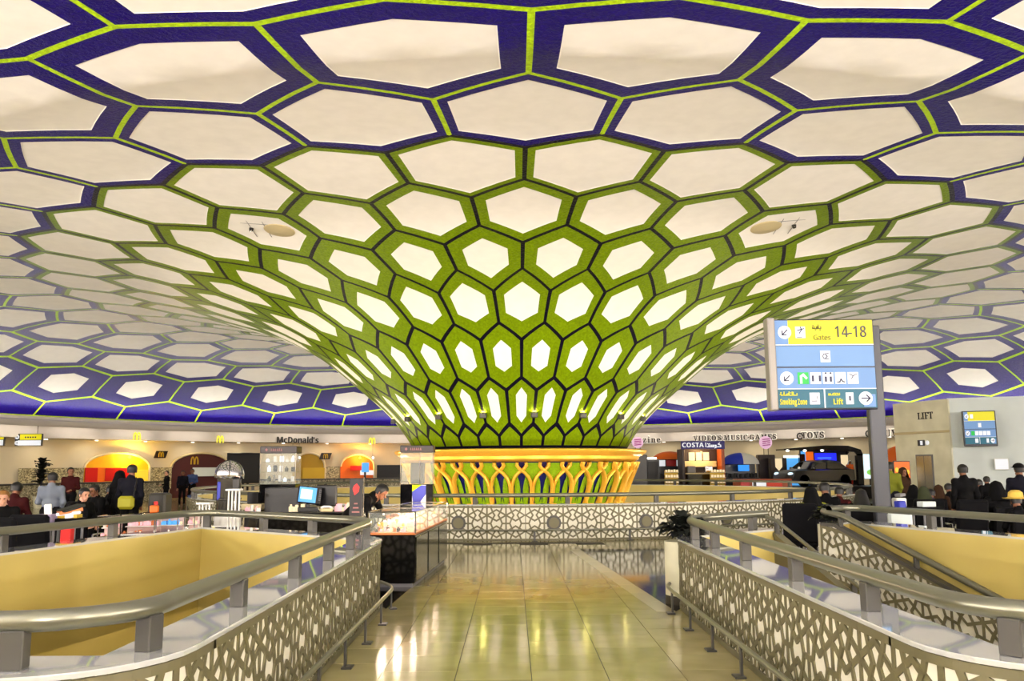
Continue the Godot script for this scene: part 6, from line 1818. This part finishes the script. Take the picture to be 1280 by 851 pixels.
func people() -> void:
	var P := {}
	for k in ["stand", "hold", "sit", "bend"]: P[k] = body_mesh(k)
	var c := func(r: float, g: float, b: float) -> StandardMaterial3D: return mat(Color(r, g, b), 0.8, 0.0, 0.25)
	var dark: Material = M.fabric_black
	var navy: Material = c.call(0.06, 0.06, 0.10); var grey: Material = c.call(0.42, 0.45, 0.5); var wine: Material = c.call(0.20, 0.04, 0.05); var olive: Material = c.call(0.40, 0.42, 0.12)
	var brown: Material = c.call(0.20, 0.13, 0.08); var blue: Material = c.call(0.25, 0.32, 0.5); var violet: Material = c.call(0.22, 0.14, 0.34); var moss: Material = c.call(0.24, 0.26, 0.18); var black: Material = c.call(0.018, 0.018, 0.024)
	# x, y of the top of the head, depth, pose, turn, upper, lower, hair (h) or scarf (s), hair material, skin, label
	var list := [
		[480, 604, 13.6, "bend", 1.35, black, black, "h", M.hair, M.skin, "salesman in a black suit bending over the jewellery counter"],
		[165, 580, 18.0, "hold", PI, navy, black, "h", M.hair, M.skin, "broad man in a dark jacket standing back to us with a yellow bag"],
		[150, 588, 18.6, "stand", PI * 0.85, black, black, "s", black, M.skin, "dark-clothed woman with covered head standing left of the broad man"],
		[66, 590, 17.0, "hold", PI * 1.1, grey, black, "h", M.hair, M.skin, "person in a grey shirt standing before the far left palm"],
		[89, 584, 26.0, "hold", 0.2, wine, black, "h", M.hair, M.skin, "dark-clothed man standing between the palm and the yellow bay"],
		[20, 601, 17.0, "sit", PI, wine, black, "h", M.hair, M.skin, "person in dark red seated with back to us at far left"],
		[5, 611, 14.5, "sit", 0.4, black, black, "h", M.blond, M.skin_pale, "fair-haired child in black seated at the left edge"],
		[104, 608, 16.4, "sit", 1.1, black, black, "h", M.hair, M.skin_pale, "traveller in black leaning in a seat, pale face turned"],
		[121, 604, 18.5, "sit", -0.5, black, olive, "h", M.hair, M.skin, "seated traveller with a yellow-green bundle on the lap"],
		[209, 588, 38.0, "hold", -0.9, black, black, "h", M.hair, M.skin_pale, "customer in black at the counter between the yellow and maroon bays"],
		[229, 588, 40.0, "stand", 0.3, navy, black, "h", M.hair, M.skin, "server in dark blue behind the counter, left under the maroon arch"],
		[241, 586, 41.0, "hold", 0.0, blue, black, "h", M.hair, M.skin, "server in a blue shirt behind the counter under the maroon arch"],
		[1203, 580, 17.0, "stand", PI, black, black, "h", M.hair, M.skin, "man in black standing with his back to us before the lift wall"],
		[1273, 580, 17.5, "hold", PI * 0.9, navy, black, "h", M.hair, M.skin, "man in a dark cap and navy top standing at the right edge"],
		[1111, 577, 21.5, "hold", 2.6, olive, navy, "h", M.hair, M.skin, "person in a yellow-green jacket standing just right of the sign post"],
		[1128, 584, 22.5, "stand", 0.4, brown, black, "s", brown, M.skin, "person in a brown scarf standing before the orange poster"],
		[1155, 607, 17.6, "sit", PI, moss, black, "s", moss, M.skin, "seated traveller with a moss green head scarf"],
		[1163, 610, 18.4, "sit", 2.6, violet, black, "h", M.hair, M.skin, "seated traveller in violet right of the moss green scarf"],
		[1172, 605, 19.5, "sit", 2.4, brown, black, "s", brown, M.skin, "seated traveller in a brown scarf below the lift door"],
		[1186, 603, 20.5, "sit", PI, black, black, "h", M.hair, M.skin, "seated traveller in black just left of the man before the lift wall"],
		[1224, 598, 23.0, "sit", PI, navy, black, "h", M.hair, M.skin, "first seated traveller right of the standing man in black"],
		[1233, 595, 21.5, "stand", PI, black, black, "h", M.hair, M.skin, "short person in black behind the seats, right of the standing man"],
		[1246, 600, 15.8, "sit", PI, black, black, "s", black, M.skin, "large seated figure under a black scarf left of the straw hat"],
		[1266, 598, 20.0, "sit", PI, grey, black, "h", M.hair, M.skin, "seated traveller in grey beside the man in the cap"],
		[1271, 617, 14.4, "sit", PI, black, black, "h", M.hair, M.skin, "seated traveller in black wearing a yellow straw hat"],
		[1014, 607, 14.9, "sit", PI, olive, black, "s", black, M.skin, "dark-scarfed traveller seated left of the pair near the stair head"],
		[1031, 601, 16.3, "sit", PI, black, black, "h", M.hair, M.skin, "short-haired traveller seated right of the pair near the stair head"],
		[1076, 610, 15.6, "sit", 2.8, black, black, "s", M.hair, M.skin, "traveller with long dark hair seated left of the sign post"],
		[1062, 577, 45.0, "stand", 0.0, M.orange, M.vermilion, "s", M.white, M.skin, "attendant in an orange robe standing on the car stage"],
		[1048, 607, 17.5, "sit", 2.5, wine, black, "h", M.hair, M.skin, "traveller in dark red seated right of the short-haired traveller"],
		[137, 606, 20.5, "sit", 2.9, black, black, "h", M.hair, M.skin, "seated traveller in black left of the standing pair"],
		[1140, 605, 20.0, "sit", 2.2, black, black, "s", black, M.skin, "seated traveller in a black scarf left of the moss green scarf"],
		[1204, 612, 22.0, "sit", 0.3, brown, black, "h", M.hair, M.skin, "traveller in brown seated facing us behind the standing man in black"],
	]
	for q in list:
		var top := at(q[0], q[1], q[2])
		var full: float = {"stand": 1.75, "hold": 1.75, "sit": 1.36, "bend": 1.50}[q[3]]
		var base := 0.0
		if q[2] == 45.0: base = 0.6
		var s := clampf((top.y - base) / full, 0.72, 1.06)
		var b: Array = P[q[3]]
		var off := Vector3.ZERO
		if q[3] == "bend": off = Vector3(-0.5, 0, 0)
		var t := thing("person", q[10], "person", Vector3(top.x, base, -q[2]) + off, q[4])
		var o := MeshInstance3D.new()
		o.name = "body"; o.mesh = b[0]; o.scale = Vector3.ONE * s
		t.add_child(o)
		var ms := [q[9], q[5], q[6], M.shoe, M.eye]
		for i in b[0].get_surface_count(): o.set_surface_override_material(i, ms[i])
		place("hair" if q[7] == "h" else "scarf", b[1] if q[7] == "h" else b[2], q[8], t, Transform3D(Basis.IDENTITY.scaled(Vector3.ONE * s), Vector3.ZERO))
		var hd: Vector3 = pose(q[3]).head * s
		if "straw hat" in q[10] and "wearing" in q[10]:
			var m := MB.new(); m.lathe([Vector2(0.20, 0.06), Vector2(0.19, 0.05), Vector2(0.115, 0.075), Vector2(0.105, 0.15), Vector2(0.06, 0.185), Vector2(0, 0.19)], hd, 20); part("straw_hat", m, M.straw, t)
		elif "cap" in q[10] and "man in a dark" in q[10]:
			var m := MB.new(); m.ball(hd + Vector3(0, 0.05, -0.01), Vector3(0.112, 0.1, 0.118), 16, 6, PI / 2); m.cbox(hd + Vector3(0.03, 0.06, 0.13), Vector3(0.15, 0.015, 0.1), 0.005); part("cap", m, black, t)
		elif "yellow bag" in q[10]:
			var m := MB.new(); m.cbox(Vector3(-0.02, 0.98, -0.22), Vector3(0.32, 0.26, 0.14), 0.05); part("yellow_bag", m, M.yellow_bag, t)
			m = MB.new(); m.tube([Vector3(-0.15, 1.1, -0.2), Vector3(-0.16, 1.42, -0.1), Vector3(-0.1, 1.47, 0.0)], 0.015, 6); part("strap", m, M.black, t)
		elif "bending" in q[10]:
			var m := MB.new(); m.prism(PackedVector2Array([Vector2(-0.045, 0.05), Vector2(0.045, 0.05), Vector2(0, -0.13)]), 0.02, Transform3D(Basis(Vector3.RIGHT, 0.9), Vector3(0, 1.25, 0.475))); part("shirt_front", m, M.white, t)
		elif "bundle on the lap" in q[10]:
			var m := MB.new(); m.cbox(Vector3(0, 0.68, 0.25), Vector3(0.3, 0.14, 0.2), 0.05); part("lap_bundle", m, M.yellow_bag, t)
		if q[3] == "sit":
			# a plain bench seat under each sitter
			var bt := thing("travel_bench", "black bench under the " + String(q[10]).replace("seated traveller", "traveller"), "seat", Vector3(top.x, 0, -q[2]), q[4], "black benches under the travellers")
			var m := MB.new(); m.cbox(Vector3(0, 0.37 * s + 0.0, -0.02), Vector3(0.5, 0.09, 0.46), 0.03); part("cushion", m, M.fabric_black, bt)
			m = MB.new(); m.cbox(Vector3(0, 0.66, -0.25), Vector3(0.5, 0.5, 0.07), 0.03, Basis(Vector3.RIGHT, -0.1)); part("backrest", m, M.fabric_black, bt)
			for e in [[-1, -1], [1, -1], [1, 1], [-1, 1]]:
				m = MB.new(); m.tube([Vector3(e[0] * 0.2, 0, e[1] * 0.18), Vector3(e[0] * 0.2, 0.34 * s, e[1] * 0.18)], 0.018, 6); part("leg", m, M.chrome, bt)
func area_light(parent: Node3D, p: Vector3, towards: Vector3, size: Vector2, c: Color, e: float) -> void:
	var l := AreaLight3D.new()
	l.name = "lamp_light"
	l.area_size = size; l.light_color = c; l.light_energy = e; l.area_range = 80.0; l.area_attenuation = 2.0; l.shadow_enabled = true
	parent.add_child(l, true)
	var z := -towards.normalized()
	var x := (Vector3.UP.cross(z) if absf(z.y) < 0.98 else Vector3.RIGHT).normalized()
	l.transform = Transform3D(Basis(x, z.cross(x), z), p)

# the hall's lighting: a cove behind the cornice, added unseen uplights on the pier wall, lamps in the round opening, added fill in the stair wells
func lighting() -> void:
	var cove := structure("trim_3")
	for k in 40:
		var al := deg_to_rad(72.0 + 216.0 * (k + 0.5) / 40)
		var p := polar(RIM - 0.6, al, 3.90)
		var mb := MB.new(); mb.cbox(Vector3.ZERO, Vector3(2.2, 0.025, 0.10), 0.006, Basis(Vector3.UP, al))
		place("light_strip", mb.mesh(), M.cove, cove, Transform3D(Basis.IDENTITY, p))
		area_light(cove, p + Vector3(0, 0.03, 0), Vector3(-sin(al), 0.4, -cos(al)), Vector2(2.2, 0.1), Color(1.0, 0.98, 0.94), COVE)
	for k in 30:  # strips added under the cornice shelf to brighten the fascia
		var al := deg_to_rad(74.0 + 212.0 * (k + 0.5) / 30)
		var p := polar(RIM - 0.72, al, 3.70)
		var mb := MB.new(); mb.cbox(Vector3.ZERO, Vector3(2.4, 0.06, 0.08), 0.006, Basis(Vector3.UP, al))
		place("added_wash_strip", mb.mesh(), M.cove, cove, Transform3D(Basis.IDENTITY, p))
		area_light(cove, p + Vector3(sin(al) * 0.06, -0.05, cos(al) * 0.06), Vector3(sin(al) * 0.7, -1, cos(al) * 0.7), Vector2(2.4, 0.06), Color(1.0, 0.95, 0.88), WASH)
	var up := structure("trim_4")  # added uplights, out of view, that brighten the near ceiling
	for k in 11:
		var al := deg_to_rad(-60.0 + 12.0 * k)
		var p := polar(35.6, al, 3.2)
		var mb := MB.new(); mb.cbox(Vector3.ZERO, Vector3(1.6, 0.2, 0.4), 0.03, Basis(Vector3.UP, al))
		place("added_uplight_box", mb.mesh(), M.post, up, Transform3D(Basis.IDENTITY, p))
		mb = MB.new(); mb.cbox(Vector3(0, 0.105, 0), Vector3(1.5, 0.02, 0.32), 0.004, Basis(Vector3.UP, al))
		place("added_uplight_lens", mb.mesh(), M.cove, up, Transform3D(Basis.IDENTITY, p))
		area_light(up, p + Vector3(0, 0.14, 0), Vector3(-sin(al) * 0.9, 1, -cos(al) * 0.9), Vector2(1.5, 0.3), Color(1.0, 0.96, 0.93), WALL)
	var low := structure("trim_5")
	for k in 14:
		var al := TAU * (k + 0.5) / 14
		var p := polar(10.42, al, -0.75)
		var mb := MB.new(); mb.cbox(Vector3.ZERO, Vector3(1.3, 0.36, 0.2), 0.02, Basis(Vector3.UP, al))
		place("floodlight_box", mb.mesh(), M.post, low, Transform3D(Basis.IDENTITY, p))
		mb = MB.new(); mb.cbox(Vector3(0, 0, -0.105), Vector3(1.2, 0.28, 0.02), 0.004)
		place("floodlight_lens", mb.mesh(), M.cove, low, Transform3D(Basis(Vector3.UP, al), p))
		area_light(low, polar(10.42 - 0.15, al, -0.72), Vector3(-sin(al), 0.55, -cos(al)), Vector2(1.2, 0.28), Color(1.0, 0.93, 0.80), DRUM)
	for q in [[-2.6, 4.6], [-5.4, 4.6], [-2.3, 8.0], [3.0, 4.6], [6.0, 4.6], [3.2, 8.5]]:  # added hidden bulbs standing in for light from the lower hall
		lamp_in(low, Vector3(q[0], -2.6, -q[1]), Color(1.0, 0.91, 0.62), WELL, 0.12, "added_fill_bulb")
	# uplights on the gilded rim and the funnel boxes
	for k in 18:
		var al := deg_to_rad(5.0 + 20.0 * k)
		if cos(al) < 0.25: continue
		area_light(low, surf(4.42, al, 0.11) + Vector3(0, 0.11, 0), Vector3(sin(al) * 0.55, 1, cos(al) * 0.55), Vector2(0.15, 0.1), Color(1.0, 0.92, 0.55), FUNNEL)
	# downlights added in the shop front soffit to brighten the back wall
	var dn := structure("trim_6")
	for k in 30:
		var al := deg_to_rad(92.0 + 176.0 * (k + 0.5) / 30)
		var p := polar(26.6, al, 3.13)
		var mb := MB.new(); mb.lathe([Vector2(0.09, -0.03), Vector2(0.09, 0.02)], Vector3.ZERO, 14)
		mb.lathe([Vector2(0, -0.02), Vector2(0.085, -0.02)], Vector3.ZERO, 14)
		place("added_downlight", mb.mesh(), M.cove, dn, Transform3D(Basis.IDENTITY, p))
		area_light(dn, p + Vector3(0, -0.05, 0), Vector3(0, -1, 0), Vector2(0.24, 0.24), Color(1.0, 0.94, 0.82), SHOP)

const COVE := 8.0
const WALL := 255.0
const DRUM := 12.5
const WELL := 0.5
const FUNNEL := 1.0
const SHOP := 1.2
const WASH := 0.9

func more_materials() -> void:
	M.lamp_warm = glow(Color(1, 0.9, 0.5), 0.6)
	M.lamp_white = glow(Color(1, 0.97, 0.9), 3.0)
	M.cove = glow(Color(1, 0.95, 0.88), 2.0)
	M.border = mat(Color(0.78, 0.75, 0.60), 0.12)
	M.side_reflection = mat(Color(0.20, 0.20, 0.15), 0.1, 0.0, 0.8)  # olive reflection of the floor put into the panel colour
	M.totem = mat(Color(0.20, 0.21, 0.24), 0.4, 0.2)
	M.totem_light = mat(Color(0.52, 0.50, 0.48), 0.4, 0.2)
	M.sign_yellow = glow(Color(0.95, 0.90, 0.02), 0.55)
	M.sign_blue = glow(Color(0.47, 0.66, 0.90), 0.40)
	M.sign_blue2 = glow(Color(0.49, 0.68, 0.91), 0.40)
	M.sign_teal = glow(Color(0.03, 0.42, 0.52), 0.5)
	M.sign_white = glow(Color(0.97, 0.98, 1.0), 0.6)
	M.sign_green = glow(Color(0.05, 0.72, 0.25), 0.8)
	M.sign_ink = mat(Color(0.05, 0.05, 0.25), 0.5)
	M.sign_olive = mat(Color(0.42, 0.40, 0.05), 0.5)
	M.packets = mat(Color(0.80, 0.70, 0.68), 0.5)
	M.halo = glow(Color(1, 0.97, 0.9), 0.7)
	M.ink = mat(Color(0.09, 0.08, 0.10), 0.5)
	M.halo_ink = mat(Color(0.20, 0.15, 0.10), 0.5)
	M.lit_yellow = glow(Color(0.98, 0.92, 0.25), 0.9)
	M.lit_yellow_soft = glow(Color(0.98, 0.80, 0.2), 0.7)
	M.yellow_dim = mat(Color(0.75, 0.62, 0.12), 0.5)
	M.yellow_bag = mat(Color(0.62, 0.60, 0.08), 0.6)
	M.mustard = mat(Color(0.66, 0.52, 0.10), 0.6)
	M.maroon_dark = mat(Color(0.10, 0.03, 0.03), 0.4)
	M.charcoal = mat(Color(0.10, 0.10, 0.11), 0.5)
	M.charcoal_gloss = mat(Color(0.16, 0.16, 0.15), 0.08, 0.0, 0.7)
	M.copper = mat(Color(0.80, 0.48, 0.28), 0.35, 0.5)
	M.lit_blue = glow(Color(0.15, 0.55, 0.95), 1.0)
	M.lit_sky = glow(Color(0.35, 0.68, 0.95), 0.8)
	M.lit_deep_blue = glow(Color(0.12, 0.16, 0.95), 1.0)
	M.lit_cool = glow(Color(0.85, 0.95, 1.0), 1.1)
	M.lit_green = glow(Color(0.55, 0.85, 0.35), 0.8)
	M.lit_orange = glow(Color(0.95, 0.42, 0.05), 0.7)
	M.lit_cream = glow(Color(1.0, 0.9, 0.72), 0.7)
	M.lit_pinkwhite = glow(Color(1.0, 0.72, 0.74), 0.75)  # for goods: the light on them is put into the colour
	M.pink_white = glow(Color(0.98, 0.78, 0.90), 0.6)
	M.magenta = mat(Color(0.72, 0.2, 0.55), 0.5)
	M.pink_dim = mat(Color(0.55, 0.35, 0.35), 0.6)
	M.navy = glow(Color(0.12, 0.06, 0.42), 0.35)
	M.coffee = mat(Color(0.17, 0.10, 0.07), 0.5)
	M.orange_brown = mat(Color(0.62, 0.28, 0.07), 0.5)
	M.vermilion = mat(Color(0.88, 0.22, 0.05), 0.5)
	M.blue_dome = mat(Color(0.08, 0.20, 0.72), 0.45)
	M.poster_blue = mat(Color(0.14, 0.18, 0.62), 0.5)
	M.lilac = mat(Color(0.55, 0.50, 0.60), 0.8)
	M.straw = mat(Color(0.78, 0.66, 0.28), 0.8)
	M.lift_wall = textured(mat(Color(0.94, 0.93, 0.84), 0.5), noise_tex(0.01, 71, 256, false, Color(0.9, 0.9, 0.88), Color.WHITE), 0.4)
	M.grey_wall = textured(mat(Color(0.84, 0.88, 0.88), 0.5), noise_tex(0.01, 72, 256, false, Color(0.92, 0.92, 0.92), Color.WHITE), 0.3)
	M.car_paint = mat(Color(0.02, 0.02, 0.025), 0.08, 0.2, 0.8)
	M.car_paint.clearcoat_enabled = true
	M.car_glass = mat(Color(0.10, 0.11, 0.12), 0.05, 0.0, 0.8)
	M.skin = mat(Color(0.50, 0.32, 0.22), 0.6)
	M.yellow = textured(mat(Color(0.95, 0.72, 0.10), 0.6), noise_tex(0.02, 5, 256, false, Color(0.9, 0.9, 0.9), Color.WHITE), 0.4)

func _ready() -> void:
	var cam := Camera3D.new()
	cam.name = "camera"
	cam.fov = rad_to_deg(2.0 * atan(425.5 / FOCAL))
	cam.near = 0.05; cam.far = 300.0
	cam.position = Vector3(0, EYE, 0)
	cam.rotation = Vector3(PITCH, 0, -ROLL)
	add_child(cam)
	var we := WorldEnvironment.new()
	we.name = "world"
	var e := Environment.new()
	e.background_mode = Environment.BG_COLOR
	e.background_color = Color(0.01, 0.01, 0.012)
	e.tonemap_mode = Environment.TONE_MAPPER_LINEAR
	e.tonemap_exposure = 1.18
	e.sdfgi_enabled = true; e.ssao_enabled = true; e.ssil_enabled = true
	we.environment = e
	add_child(we)
	materials()
	more_materials()
	lighting()
	shell()
	ceiling()
	column_foot()
	balustrades()
	signs()
	restaurant()
	shops()
	props()
	people()
